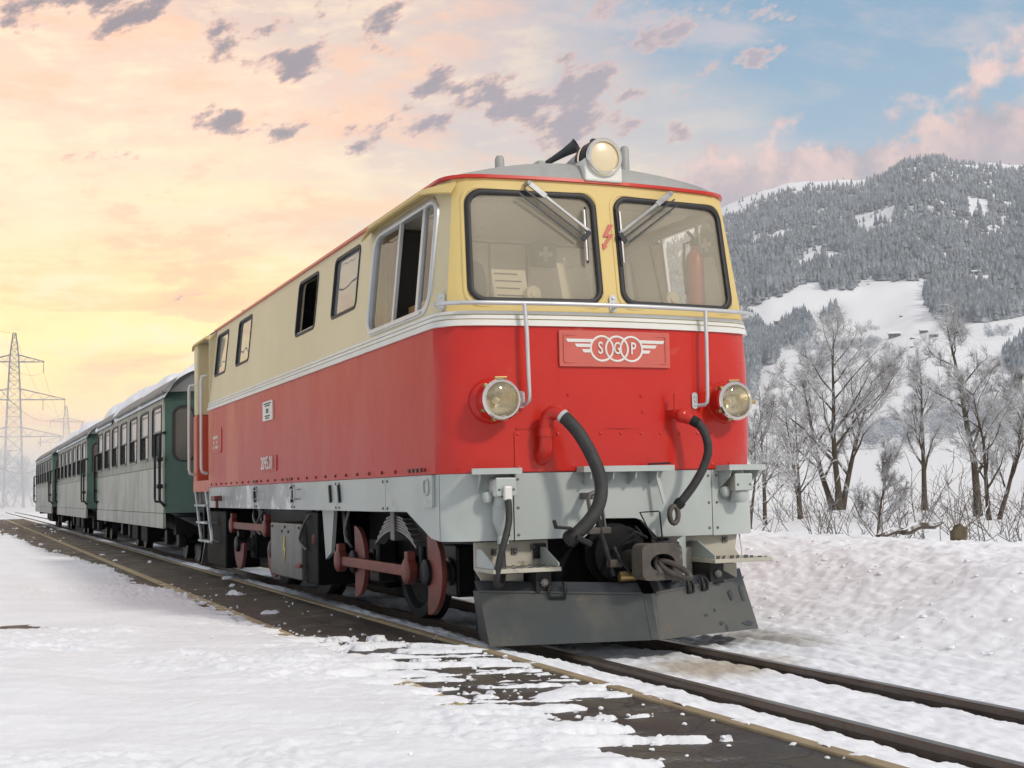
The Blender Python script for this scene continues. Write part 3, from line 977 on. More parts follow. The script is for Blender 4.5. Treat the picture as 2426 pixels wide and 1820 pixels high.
def fpoly(pts):
    return [(ux(x, z), z) for x, z in pts]
def spoly(pts, s=-1):
    return [(uy(y, z, s), z) for y, z in pts]

LOCO = thing('diesel_locomotive', 'red and cream diesel locomotive with grey snow plough at the head of the train', 'locomotive')
SIDEWIN = [(1.98, 2.68), (3.22, 3.89), (5.93, 6.60), (7.20, 7.86)]
CABWIN = (.26, 1.60, 2.08, 2.79)

def build_body():
    P = LOCO
    UL, UR = uy(YL), uy(YR, s=1)
    # ---- red lower body: front shell in glossy red, flanks in faded red with sky reflection painted into the colour
    uc = A0 + LC * .92
    mb = sheet(surf, [(-uc, ZRED), (uc, ZRED), (uc, ZW), (-uc, ZW)], thick=.05, step=(.06, .22))
    mb.build('front_shell', 'red', P, 60)
    mb = sheet(surf, [(UL, ZRED), (-uc, ZRED), (-uc, ZW), (UL, ZW)], thick=.05, step=(.3, .22))
    mb.build('side_panel', 'red_side', P, 60, label='faded red flank with painted-in sky reflection on the platform side')
    mb = sheet(surf, [(uc, ZRED), (UR, ZRED), (UR, ZW), (uc, ZW)], thick=.05, step=(.4, .3))
    mb.build('side_panel', 'red_side', P, 60)
    # ---- cream upper body with the window openings
    holes_f = [fpoly(windscreen(-1)), fpoly(windscreen(1))]
    hl = [spoly(rrect(a, b, 2.335, 2.80, .05, 4)) for a, b in SIDEWIN]
    hl.append(spoly(rrect(CABWIN[0], CABWIN[1], CABWIN[2], CABWIN[3], .13, 6)))
    hr = [spoly(rrect(a, b, 2.335, 2.80, .05, 4), 1) for a, b in SIDEWIN]
    hr.append(spoly(rrect(CABWIN[0], CABWIN[1], CABWIN[2], CABWIN[3], .13, 6), 1))
    ucm = A0 + LC * .55
    def uc_at(z, s):
        return s * ucm
    mb = sheet(surf, [(-ucm, ZW + .08), (ucm, ZW + .08), (ucm, ZRIM), (-ucm, ZRIM)], holes_f, .05, (.055, .10), .10)
    mb.build('cab_front', 'cream', P, 60)
    mb = sheet(surf, [(UL, ZW + .08), (-ucm, ZW + .08), (-ucm, ZRIM), (UL, ZRIM)], hl, .05, (.16, .13), .15)
    mb.build('upper_side', 'cream_side', P, 60, label='cream upper flank with windows on the platform side')
    mb = sheet(surf, [(ucm, ZW + .08), (UR, ZW + .08), (UR, ZRIM), (ucm, ZRIM)], hr, .05, (.3, .2), .2)
    mb.build('upper_side', 'cream_side', P, 60)
    # ---- waist mouldings
    for z0, z1, off, m in ((1.951, 1.985, .014, 'white'), (1.992, 2.014, .011, 'white'), (2.021, 2.040, .009, 'white')):
        mp = lambda u, z, o, off=off: surf(u, z, off + o)
        mb = sheet(mp, [(UL, z0), (UR, z0), (UR, z1), (UL, z1)], thick=.05, step=(.08, .5), edge=.08)
        mb.build('waist_moulding', m, P, 50)
    mp = lambda u, z, o: surf(u, z, .002 + o)
    sheet(mp, [(UL, ZW), (UR, ZW), (UR, ZW + .081), (UL, ZW + .081)], thick=.04, step=(.08, .5), edge=.08).build('waist_band', 'cream', P, 50)
    # ---- red rain strip under the roof
    mp = lambda u, z, o: surf(u, z, .020 + o)
    sheet(mp, [(UL - .02, ZRIM - .008), (UR, ZRIM - .008), (UR, ZRIM + .012), (UL - .02, ZRIM + .012)], thick=.08, step=(.06, .5), edge=.06).build('rain_strip', 'red', P, 50)
    # ---- roof: arched, falling away to the front
    mb = MB()
    nv, rows = 40, []
    ys = [0, .05, .12, .22, .36, .55, .8, 1.2, 2, 3, 4.5, 6, 7.5, 8.6, 9.62]
    for yi in ys:
        k = min(1.0, .42 + .58 * (1 - (1 - min(yi / .62, 1)) ** 2)) if yi > 0 else 0.0
        row = []
        for j in range(nv + 1):
            t = -1 + 2 * j / nv
            # edge line: plan curve of the rim, blended to straight sides
            u = t * (A0 + LC)
            pe = surf(u, ZRIM, .012)
            if yi == 0:
                row.append((pe.x, pe.y, ZRIM + .008))
            else:
                x = pe.x
                h = .205 * (1 - abs(x / Wd(ZRIM)) ** 2.3) + .012
                row.append((x, max(pe.y + yi * .92, pe.y + .001) if yi < .6 else yi + .35 * (pe.y if yi < 3 else 0) * (3 - yi) / 3, ZRIM + h * k))
        rows.append(row)
    vs = [p for r in rows for p in r]
    fs = [(i * (nv + 1) + j, i * (nv + 1) + j + 1, (i + 1) * (nv + 1) + j + 1, (i + 1) * (nv + 1) + j) for i in range(len(ys) - 1) for j in range(nv)]
    mb.add(vs, fs)
    mb.add([(-.99, 9.62, ZRIM), (.99, 9.62, ZRIM), (.99, .3, ZRIM - .004), (-.99, .3, ZRIM - .004)], [(0, 1, 2, 3)])
    mb.build('roof', 'roof', P, 45)
    mb = MB().box(-1.01, 1.01, 8.0, 9.64, ZRIM - .05, ZRIM - .006)
    mb.build('rear_canopy', 'roof', P, 0, bevel=.01)

def windscreen(s, g=0.0):
    """outline of a windscreen; s -1 left, 1 right; slightly trapezoid"""
    pts = rrect(.078, .885, 2.108, 2.792, .085, 6)
    out = []
    for x, z in pts:
        k = (z - 2.45) / .68
        x2 = x - .03 * k * (x - .08) / .8
        cx, cz = .48, 2.45
        out.append((s * (cx + (x2 - cx) * (1 - g / .40)), cz + (z - cz) * (1 - g / .34)))
    return out if s > 0 else out[::-1]

def build_windows():
    P = LOCO
    for s in (-1, 1):
        path = windscreen(s)
        f = frame(mp_front, path, .034, .014, .02).build('windscreen', 'rubber', P, 40)
        mp = lambda u, z, o: surf(u, z, -.012 + o)
        sheet(mp, fpoly(windscreen(s, .012)), thick=.004, step=(.1, .2), edge=.06).build('pane', 'glass_front', f, 60)
        # pressed surround
        frame(mp_front, windscreen(s, -.030), .022, .005, .004).build('windscreen_surround', 'cream', P, 50)
    for i, (a, b) in enumerate(SIDEWIN):
        for sd in (-1, 1):
            mpf = (lambda y, z, o, sd=sd: surf(uy(y, z, sd), z, o))
            f = frame(mpf, rrect(a, b, 2.335, 2.80, .05, 4), .026, .008, .03).build('side_window', 'rubber', P, 40)
            if i != 1:
                mp = (lambda y, z, o, sd=sd: surf(uy(y, z, sd), z, -.016 + o))
                sheet(mp, rrect(a + .008, b - .008, 2.343, 2.792, .045, 4), thick=.004, step=(.3, .3), edge=.2).build('pane', 'glass_side', f, 60)
            else:
                MB().bar(mpf(a + .03, 2.35, -.02), mpf(b - .03, 2.35, -.02), .03, .022).build('window_sill', 'alu', f, 0)
    # cab side window: aluminium frame, sliding pane pushed back, opening, fixed strip
    y0, y1, z0, z1 = CABWIN
    for sd in (-1, 1):
        mpf = (lambda y, z, o, sd=sd: surf(uy(y, z, sd), z, o))
        f = frame(mpf, rrect(y0, y1, z0, z1, .13, 6), .045, .014, .03).build('cab_side_window', 'alu', P, 40)
        def pane(a, b, off, r=.02, sd=sd):
            mp = lambda y, z, o: surf(uy(y, z, sd), z, off + o)
            return sheet(mp, rrect(a, b, z0 + .02, z1 - .02, r, 4), thick=.004, step=(.3, .3), edge=.2)
        pane(1.02, y1 - .02, -.014, .08).build('sliding_pane', 'glass', f, 60)
        pane(y0 + .02, .50, -.014, .08).build('fixed_pane', 'glass', f, 60)
        for yy, wd in ((1.02, .035), (.52, .045)):
            MB().bar(mpf(yy, z0 + .01, -.01), mpf(yy, z1 - .01, -.01), .025, wd, (0, 1, 0)).build('mullion', 'alu', f, 0, bevel=.003)
        MB().bar(mpf(y0 + .12, z0 - .004, .012), mpf(y1 - .12, z0 - .004, .012), .03, .02).build('window_rail', 'alu', f, 0)
    # rain hood above the cab window, and a short one over the rear door
    for a, b in ((.10, 1.72), (8.02, 9.3)):
        mb = MB()
        n = 14
        vs = []
        for i in range(n + 1):
            y = a + (b - a) * i / n
            e = min(1.0, min(i, n - i) / 2.0)
            dz = -.035 * (1 - e)
            for o, z in ((.004, 2.862), (.06 + .03 * e, 2.842 + dz), (.075 + .03 * e, 2.812 + dz), (.06 + .03 * e, 2.806 + dz), (.004, 2.84)):
                q = mp_side(min(y, YR), min(z, 2.88), o)
                vs.append((q.x, y if y > YR else q.y, z))
        fs = [(i * 5 + j, i * 5 + (j + 1) % 5, (i + 1) * 5 + (j + 1) % 5, (i + 1) * 5 + j) for i in range(n) for j in range(5)]
        fs += [(0, 1, 2, 3, 4), tuple(n * 5 + j for j in (4, 3, 2, 1, 0))]
        mb.add(vs, fs)
        mb.build('rain_hood', 'cream', P, 40)

def build_interior():
    P = LOCO
    MB().box(-.97, .97, .16, 9.1, 1.02, 1.075).build('floor', 'interior_dark', P, 0)
    m = MB()
    m.box(-.93, .93, 1.64, 1.69, 1.08, 2.87)
    w = m.build('cab_partition', 'interior', P, 0)
    MB().box(-.92, -.42, 1.46, 1.632, 1.08, 2.82).build('dark_gap_panel', 'interior_dark', P, 0, bevel=.01)  # dark panel added so the open cab window gap looks shaded
    mb = MB()
    for x in (-.62, -.12, .18, .74):
        mb.box(x - .006, x + .006, 1.632, 1.6395, 1.3, 2.80)
    mb.box(-.62, .74, 1.632, 1.639, 2.795, 2.807)
    mb.build('cabinet_trim', 'brown_panel', w, 0)
    MB().box(-.97, .97, 2.02, 8.0, 2.0, 2.06).build('engine_cover', 'interior_dark', P, 0)
    MB().box(-.9, .9, 7.95, 7.99, 1.1, 2.87).build('rear_partition', 'interior_dark', P, 0)
    MB().box(-.97, .97, 9.16, 9.2, .9, 2.88).build('rear_wall', 'cream', P, 0)
    # desk under the windscreens with two round lamps
    MB().box(-.90, .90, .10, .52, 1.96, 2.085).build('control_desk', 'interior', P, 0, bevel=.02)
    MB().box(-.93, .93, .2, 1.62, 2.83, 2.86).build('cab_ceiling', 'interior', P, 0)
    for x in (-.443, .548):
        mb = MB().lathe([(.0, .0), (.046, .0), (.052, .008), (.05, .05), (.025, .08), (0, .09)], (x, .10, 2.18), (0, 1, 0), 20)
        g = mb.build('round_gauge', 'paper', P, 40)
        MB().lathe([(.018, -.008), (.018, .002)], (x, .10, 2.178), (0, 1, 0), 12, (True, False)).build('dial_centre', 'interior', g, 30)
        MB().box(x - .02, x + .02, .12, .16, 2.08, 2.14).build('gauge_stand', 'interior', g, 0)
    for x in (-.42, .55):
        lamp = MB().box(x - .075, x + .075, .22, .28, 2.762, 2.795).build('ceiling_lamp', 'white', P, 0, bevel=.012)
        MB().tube([(x - .34, .20, 2.80), (x - .27, .24, 2.785), (x, .25, 2.775), (x + .2, .25, 2.78)], .006, 6).build('lamp_cable', 'white', lamp)
    # things standing in the cab
    e = thing('fire_extinguisher', 'red fire extinguisher seen through the right windscreen', 'extinguisher')
    MB().lathe([(.0, 0), (.058, .0), (.064, .02), (.064, .36), (.05, .41), (.022, .44), (.02, .47)], (.80, .24, 2.10), (0, 0, 1), 18).build('cylinder', 'extred', e)
    MB().lathe([(.02, 0), (.03, .01), (.028, .05), (0, .06)], (.80, .24, 2.565), (0, 0, 1), 12).build('valve', 'black', e)
    MB().bar((.80, .24, 2.62), (.74, .22, 2.66), .02, .012).build('handle', 'black', e)
    MB().tube([(.78, .24, 2.60), (.73, .25, 2.58), (.722, .25, 2.44), (.73, .24, 2.24)], .010, 6).build('hose', 'hose', e)
    k = thing('clipboard', 'pale clipboard with clip leaning inside the left windscreen', 'clipboard')
    mb = MB().bar((-.135, .105, 2.09), (-.140, .20, 2.40), .20, .006, (0, -1, 0))
    mb.build('board', 'paper', k, 0)
    MB().bar((-.145, .185, 2.37), (-.16, .20, 2.44), .065, .012, (0, -1, 0)).build('clip', 'alu', k, 0)
    k = thing('timetable_sheet', 'printed timetable sheet standing behind the left windscreen', 'sheet')
    MB().bar((-.575, .12, 2.09), (-.575, .20, 2.34), .23, .004, (0, -1, 0)).build('sheet', 'paper', k, 0)
    mb = MB()
    for i in range(5):
        t = .12 + i * .19
        q = Vector((-.575, .12, 2.09)).lerp(Vector((-.575, .20, 2.34)), t) + Vector((0, -.006, .002))
        mb.bar(q + Vector((-.10, 0, 0)), q + Vector((.06 + .02 * (i % 2), 0, 0)), .008, .002, (0, 1, .3))
    mb.build('print_lines', 'ink', k, 0)
    k = thing('first_aid_box', 'green first aid box with white cross on the cab wall', 'first aid box')
    MB().box(.20, .40, 1.56, 1.628, 2.63, 2.81).build('case', 'green_cross', k, 0, bevel=.012)
    mb = MB().box(.283, .317, 1.552, 1.558, 2.665, 2.775)
    mb.box(.245, .2828, 1.552, 1.558, 2.703, 2.737)
    mb.box(.3172, .355, 1.552, 1.558, 2.703, 2.737)
    mb.build('white_cross', 'white', k, 0)
    s = thing('driver_seat', 'black and tan driver seat seen through the open cab window', 'seat')
    pts = [(-.62, .86 + .21 * math.cos(t), 2.30 + .21 * math.sin(t) * (1.0 if math.sin(t) > 0 else .95)) for t in [2 * PI * i / 20 for i in range(20)]]
    MB().prism(pts, (.09, 0, 0)).build('backrest', 'black', s, 40, bevel=.02)
    MB().box(-.72, -.635, .70, 1.02, 2.16, 2.27).build('back_panel', 'paper', s, 0, bevel=.02)
    MB().box(-.86, -.42, .60, 1.10, 1.86, 1.96).build('seat_cushion', 'wood', s, 0, bevel=.03)
    MB().box(-.68, -.60, .82, .90, 1.07, 1.88).build('pedestal', 'black', s, 0)
    MB().box(-.96, -.945, .55, 1.02, 1.5, 2.2).build('door_lining', 'wood', LOCO, 0)

def bolt(mb, p, n, r=.009, h=.006):
    mb.lathe([(r, 0), (r, h * .6), (r * .5, h)], p, n, 8, (False, True))
    return mb

def build_front():
    P = LOCO
    # ---- riveted access panel above the buffer beam
    mp = lambda u, z, o: surf(u, z, .007 + o)
    pan = sheet(mp, fpoly(rrect(-.672, .71, 1.075, 1.318, .01, 2)), thick=.007, step=(.08, .2), edge=.08).build('access_panel', 'red', P, 60)
    mb = MB()
    for x in (-.65, -.40, -.26, -.12, .02, .16, .30, .44, .58, .69):
        bolt(mb, fpt(x, 1.298, .006), (0, -1, 0), .010, .008)
    for x in (-.65, .69):
        bolt(mb, fpt(x, 1.10, .006), (0, -1, 0), .010, .008)
    for x, z in ((-.325, 1.535), (-.32, 1.44), (.17, 1.53), (.18, 1.43), (-.9, 1.095), (-1.0, 1.10), (.83, 1.105)):
        bolt(mb, fpt(x, z, 0), (0, -1, 0), .009, .008)
    mb.build('rivet', 'red', pan)['kind'] = 'stuff'
    mb = MB()
    mb.bar(fpt(-.66, 1.335, .004), fpt(.02, 1.335, .004), .01, .012)
    mb.bar(fpt(.02, 1.335, .004), fpt(.70, 1.335, .004), .01, .012)
    mb.build('panel_gutter', 'red', pan, 0)
    # ---- maker's plate
    mp = lambda x, z, o: fpt(x, z, .016 + o)
    pl = sheet(mp, rrect(-.38, .38, 1.707, 1.928, .008, 2), thick=.018, step=(.1, .2), edge=.08).build('maker_plate', 'signred', P, 50)
    frame(lambda x, z, o: fpt(x, z, .016 + o), rrect(-.350, .350, 1.733, 1.902, .004, 1), .012, .006, .002).build('plate_border', 'signred', pl, 0)
    cz = 1.819
    mpl = lambda x, z, o: fpt(x, z, .017 + o)
    for cx in (-.1, .0015, .1015):
        mb = MB()
        n = 40
        ring = [(cx + .0755 * math.cos(2 * PI * i / n), cz + .0755 * math.sin(2 * PI * i / n)) for i in range(n)]
        frame(lambda x, z, o: fpt(x, z, .017 + (.0006 if cx > .05 else (.0003 if cx > -.05 else 0)) + o), ring, .0125, .0025, 0, mb)
        mb.build('emblem_ring', 'white', pl, 0)
    for ch, cx in (('S', -.112), ('G', .0015), ('P', .114)):
        text_mesh(ch, .105, lambda a, b, o, cx=cx: fpt(cx + a, cz + b, .0185 + o), .003, 'letter', 'white', pl, sx=.62 if ch == 'G' else .74, bold=.0015)
    for s in (-1, 1):
        for z, xa, xb, h in ((1.866, .160, .340, .020), (1.836, .178, .282, .020), (1.803, .178, .236, .020)):
            mb = MB()
            c = .0015
            q = [fpt(c + s * xa, z - h / 2, .019), fpt(c + s * (xb - .012), z - h / 2, .019), fpt(c + s * xb, z + h / 2, .019), fpt(c + s * xa, z + h / 2, .019)]
            mb.prism(q, (0, .004, 0))
            mb.build('emblem_wing_bar', 'white', pl, 0)
    # ---- lightning arrow between the windscreens
    zz = [(.018, 2.614), (-.030, 2.532), (.008, 2.534), (-.030, 2.480), (-.040, 2.486), (-.034, 2.445), (-.004, 2.470), (-.014, 2.473), (.046, 2.552), (.006, 2.550), (.050, 2.614)]
    MB().prism([fpt(x, z, .010) for x, z in zz], (0, .006, 0)).build('lightning_sign', 'signred', P, 0)
    # ---- handrails
    def rail(pts, r=.0125):
        return MB().tube(pts, r, 10).build('handrail', 'alu', P, 60)
    hz = 2.072
    pts = [fpt(-.84, hz, .004)] if False else []
    us = np.linspace(ux(-1.0) - .10, ux(1.0) + .10, 34)
    top = [surf(u, hz, .075) for u in us]
    top = [surf(us[0] - .012, hz, .004), surf(us[0] - .006, hz, .06)] + top + [surf(us[-1] + .006, hz, .06), surf(us[-1] + .012, hz, .004)]
    h = MB().tube(top, .0135, 10).build('front_handrail', 'alu', P, 60)
    for u in (us[0] - .012, ux(-.003), us[-1] + .012):
        mb = MB()
        n = (surf(u, 2.1, .1) - surf(u, 2.1, 0)).normalized()
        t = Vector((-n.y, n.x, 0)).normalized()
        c = surf(u, 2.105, .004)
        ring = []
        for a, b in rrect(-.024, .024, -.055, .05, .02, 4):
            ring.append(c + t * a + Vector((0, 0, 1)) * b)
        mb.prism(ring, n * .008)
        for zz in (.03, -.005):
            bolt(mb, c + Vector((0, 0, zz)) + n * .008, n, .010, .008)
        if abs(u) < .1:
            mb.tube([surf(u, hz, .0), surf(u, hz, .075)], .011, 8)
        mb.build('rail_bracket', 'alu', h)
    for x in (-.605, .630):
        v = [fpt(x, hz, .075), fpt(x * .99, 1.9, .072), fpt(x * .985, 1.7, .072), fpt(x * .98, 1.53, .072), fpt(x * .982, 1.495, .066), fpt(x * (1.0 if x < 0 else .975), 1.478, .05), fpt(x * (1.02 if x < 0 else .93), 1.474, .004)]
        r = MB().tube(v, .0125, 10).build('handrail', 'alu', P, 60)
        bx = x * (1.035 if x < 0 else .90)
        mb = MB()
        ring = [fpt(bx + a, 1.505 + b, .002) for a, b in rrect(-.022, .022, -.052, .052, .02, 4)]
        mb.prism(ring, (0, -.008, 0))
        for dz in (.028, 0, -.03):
            bolt(mb, fpt(bx, 1.505 + dz, .010), (0, -1, 0), .009, .008)
        mb.build('rail_bracket', 'alu', r)
    # ---- headlights
    for s in (-1, 1):
        c = fpt(s * .80, 1.497, 0)
        c = Vector((s * .80, c.y, 1.497))
        o = c + Vector((0, .06, 0))
        hd = MB().lathe([(.142, 0), (.142, .04), (.134, .07), (.118, .085), (.112, .17), (.108, .20), (.1, .205)], o, (0, -1, 0), 36).build('headlight', 'red', P, 40)
        MB().lathe([(.100, .185), (.121, .185), (.123, .212), (.115, .222), (.103, .222), (.100, .205)], o, (0, -1, 0), 36).build('chrome_rim', 'chrome', hd, 40)
        MB().lathe([(.101, .200), (.094, .17), (.075, .13), (.05, .10), (.02, .085), (.0, .083)], o, (0, -1, 0), 36).build('reflector', 'reflector', hd, 60)
        MB().lathe([(.018, .083), (.020, .12), (.016, .14), (0, .148)], o, (0, -1, 0), 12).build('lamp', 'bulb', hd, 60)
        MB().lathe([(.102, .206), (.08, .217), (.045, .225), (.0, .228)], o, (0, -1, 0), 36).build('lens', 'glass_lamp', hd, 60)
        mb = MB()
        mb.bar(c + V(-.035, -.125, .128), c + V(.045, -.125, .132), .018, .014)
        for an in (-.6, -1.9, -2.6, 2.4):
            q = c + V(.124 * math.cos(an), -.115, .124 * math.sin(an))
            mb.box(q.x - .010, q.x + .010, q.y - .02, q.y + .02, q.z - .010, q.z + .010)
        if s > 0:
            q = c + V(.138, -.13, -.005)
            mb.box(q.x - .02, q.x + .016, q.y - .015, q.y + .015, q.z - .012, q.z + .012)
        mb.build('rim_clip', 'brass', hd, 0, bevel=.003)
    # ---- top headlight on its housing
    hb = MB()
    hb.prism([(-.132, -.034, 2.890), (-.132, -.026, 3.02), (-.10, -.02, 3.07), (.10, -.02, 3.07), (.132, -.026, 3.02), (.132, -.034, 2.890)], (0, .26, 0))
    hs = hb.build('lamp_housing', 'white', P, 0, bevel=.012)
    n = 12
    vs = []
    for yy, r, zc in ((.10, .128, 3.03), (.5, .10, 3.01), (.95, .05, 3.03)):
        for j in range(n + 1):
            t = PI * j / n
            vs.append((r * math.cos(t), yy, zc + r * math.sin(t)))
    mb = MB().add(vs, [(i * (n + 1) + j, i * (n + 1) + j + 1, (i + 1) * (n + 1) + j + 1, (i + 1) * (n + 1) + j) for i in range(2) for j in range(n)])
    mb.box(-.128, -.12, .1, .6, 2.9, 3.03)
    mb.box(.12, .128, .1, .6, 2.9, 3.03)
    mb.build('lamp_cowl', 'roof', hs, 40)
    o = V(0, .13, 3.045)
    hd = MB().lathe([(.126, 0), (.126, .10), (.120, .15), (.116, .165)], o, (0, -1, 0), 40).build('top_headlight', 'black', P, 40)
    MB().lathe([(.098, .160), (.120, .160), (.123, .178), (.116, .190), (.103, .190), (.098, .178)], o, (0, -1, 0), 40).build('chrome_rim', 'chrome', hd, 40)
    MB().lathe([(.100, .172), (.07, .182), (.03, .186), (0, .187)], o, (0, -1, 0), 36).build('lens', 'bulb', hd, 60)
    MB().lathe([(.131, .05), (.131, .075)], o, (0, -1, 0), 40).build('clamp_band', 'chrome', hd, 40)
    mb = MB()
    mb.bar(o + V(-.05, -.09, .128), o + V(.05, -.09, .132), .02, .012)
    for an in (-.7, -2.2, -2.45, -1.05, 2.0, 1.2):
        q = o + V(.126 * math.cos(an), -.12, .126 * math.sin(an))
        mb.box(q.x - .012, q.x + .012, q.y - .02, q.y + .02, q.z - .010, q.z + .010)
    mb.build('rim_clip', 'plow_dark', hd, 0, bevel=.003)
    # ---- horn and roof fittings
    hn = MB().lathe([(.016, 0), (.02, .08), (.028, .17), (.042, .25), (.050, .27), (.046, .27), (.03, .22), (.0, .15)], (-.185, .50, 3.105), (.20, -.22, .125), 18).build('horn', 'plow_dark', P, 50)
    MB().box(-.235, -.165, .46, .56, 3.04, 3.135).build('horn_foot', 'roof', hn, 0, bevel=.02)
    for x, y, z0, z1 in ((-.47, .55, 3.02, 3.165), (.405, .45, 3.03, 3.275), (-.6, 8.4, 2.98, 3.20)):
        mb = MB().lathe([(.032, 0), (.032, z1 - z0 - .03), (.022, z1 - z0 - .006), (0, z1 - z0)], (x, y, z0), (0, 0, 1), 14)
        mb.build('roof_vent_pipe', 'roof', P, 40)
    # ---- windscreen wipers
    for s, px, tx, bt, bb in ((-1, -.515, -.135, (-.142, 2.715), (-.155, 2.352)), (1, .470, .070, (.075, 2.719), (.078, 2.348))):
        root = MB()
        p0, p1 = fpt(px, 2.838, .055), fpt(tx, 2.548, .045)
        root.tube([p0 + V(0, .05, 0), p0 + V(0, -.012, 0)], .014, 10)
        dz = V(-.03 * (-s), 0, -.035)
        pm = p0.lerp(p1, .28)
        root.bar(p0, pm, .034, .014, (0, 1, 0))
        root.bar(pm, p1, .018, .010, (0, 1, 0))
        wp = root.build('wiper', 'wiper', P, 0, bevel=.002)
        mb = MB()
        mb.bar(p0 + dz + V(0, .008, .0), p1 + dz * .9 + V(0, .008, 0), .010, .008, (0, 1, 0))
        mb.bar(p0 + dz * 1.9 + V(0, .012, .0), p1 + dz * 1.4 + V(-s * -.03, .012, 0), .009, .008, (0, 1, 0))
        mb.bar(p1 + V(.0, 0, 0), p1 + dz * 1.6 + V(0, .006, 0), .03, .012, (0, 1, 0))
        mb.build('wiper_linkage', 'plow_dark', wp, 0)
        q0, q1 = fpt(bt[0], bt[1], .020), fpt(bb[0], bb[1], .020)
        MB().bar(q0, q1, .012, .012, (0, 1, 0)).build('wiper_blade', 'rubber', wp, 0)
        MB().bar(q0.lerp(q1, .06) + V(-s * -.014, -.012, 0), q0.lerp(q1, .96) + V(-s * -.010, -.012, 0), .010, .008, (0, 1, 0)).build('blade_holder', 'wiper', wp, 0)
    # ---- main brake pipe: red elbow and black hose
    c = fpt(-.50, 1.16, 0)
    el = [fpt(-.505, 1.15, -.01), fpt(-.505, 1.17, .05), fpt(-.50, 1.215, .072), fpt(-.495, 1.36, .075), fpt(-.488, 1.398, .085), fpt(-.470, 1.418, .105), fpt(-.44, 1.415, .14), fpt(-.418, 1.395, .165)]
    pp = MB().tube(el, [.045, .045, .043, .043, .045, .045, .043, .041], 14).build('brake_pipe', 'red', P, 60)
    MB().lathe([(.05, 0), (.05, .05)], fpt(-.497, 1.28, .074), (0, 0, 1), 14, (True, True)).build('pipe_collar', 'red', pp, 40)
    hp = [fpt(-.43, 1.405, .152), fpt(-.395, 1.36, .19), fpt(-.345, 1.28, .23), fpt(-.295, 1.16, .27), fpt(-.265, 1.05, .30), fpt(-.262, .95, .32), fpt(-.29, .86, .335), fpt(-.345, .78, .34), fpt(-.41, .715, .335), fpt(-.44, .69, .33)]
    hp = smooth_path(hp, 5)
    MB().tube(hp, .040, 14).build('brake_hose', 'hose', P, 60)
    MB().lathe([(.044, 0), (.044, .022)], hp[1], (hp[3] - hp[1]), 14, (True, True)).build('hose_clamp', 'alu', pp, 40)
    e = hp[-1]
    hc = MB().lathe([(.043, -.03), (.050, .0), (.050, .03), (.035, .05)], e, (hp[-1] - hp[-4]), 14, (True, True)).build('hose_coupling', 'black', P, 40)
    mb = MB()
    mb.bar(e + V(-.02, -.03, .05), e + V(-.115, -.02, .06), .028, .02)
    mb.bar(e + V(-.11, -.02, .05), e + V(-.125, -.02, .10), .02, .02)
    mb.bar(e + V(.0, -.04, .0), e + V(.09, -.05, -.045), .05, .03)
    mb.build('coupling_lug', 'black', hc, 0, bevel=.005)
    # ---- brake valve and second hose on the right
    vb = fpt(.405, 1.40, 0)
    mb = MB()
    mb.tube([fpt(.38, 1.42, -.01), fpt(.39, 1.415, .06), fpt(.41, 1.40, .10), fpt(.445, 1.375, .13)], [.03, .032, .04, .034], 12)
    mb.sphere(fpt(.405, 1.405, .09), .047, 12, 8)
    mb.tube([fpt(.43, 1.43, .06), fpt(.43, 1.36, .11)], .018, 8)
    vl = mb.build('brake_valve', 'red', P, 50)
    MB().bar(fpt(.372, 1.40, .07), fpt(.376, 1.545, .07), .022, .012, (0, 1, 0)).build('valve_lever', 'red', vl, 0, bevel=.003)
    h2 = smooth_path([fpt(.445, 1.375, .135), fpt(.478, 1.34, .17), fpt(.50, 1.27, .20), fpt(.505, 1.18, .21), fpt(.475, 1.08, .20), fpt(.42, .98, .18), fpt(.365, .90, .155), fpt(.335, .862, .14)], 5)
    MB().tube(h2, .027, 12).build('brake_hose', 'hose', P, 60)
    MB().lathe([(.033, 0), (.033, .05)], h2[0], h2[2] - h2[0], 12, (True, True)).build('hose_ferrule', 'black', vl, 40)
    e = h2[-1]
    MB().lathe([(.032, -.02), (.036, 0), (.03, .03)], e, h2[-1] - h2[-4], 12, (True, True)).build('hose_ferrule', 'black', vl, 40)
    # hanging coupling eye
    mb = MB()
    ring = [e + V(-.045 + .03 * math.cos(t), -.005, -.068 + .052 * math.sin(t)) for t in [2 * PI * i / 16 for i in range(16)]]
    mb.tube(ring, .017, 8, closed=True)
    mb.build('hose_coupling', 'castrust', P, 60)
    MB().bar(fpt(.225, 1.06, .06), fpt(.262, .86, .09), .022, .010, (0, 1, 0)).build('hose_hanger', 'skirt', P, 0)
    tw = [fpt(.19, .818, .13), fpt(.045, .815, .17), fpt(.10, .665, .21), fpt(.14, .630, .23), fpt(.16, .66, .22), fpt(.20, .815, .13)]
    MB().tube(tw, .0055, 6).build('coupling_wire', 'black', P, 60)

def smooth_path(pts, k):
    """Catmull-Rom through the points"""
    pts = [Vector(p) for p in pts]
    out = []
    n = len(pts)
    for i in range(n - 1):
        p0, p1, p2, p3 = pts[max(i - 1, 0)], pts[i], pts[i + 1], pts[min(i + 2, n - 1)]
        for j in range(k):
            t = j / k
            out.append(.5 * ((2 * p1) + (p2 - p0) * t + (2 * p0 - 5 * p1 + 4 * p2 - p3) * t * t + (3 * p1 - p0 - 3 * p2 + p3) * t ** 3))
    out.append(pts[-1])
    return out

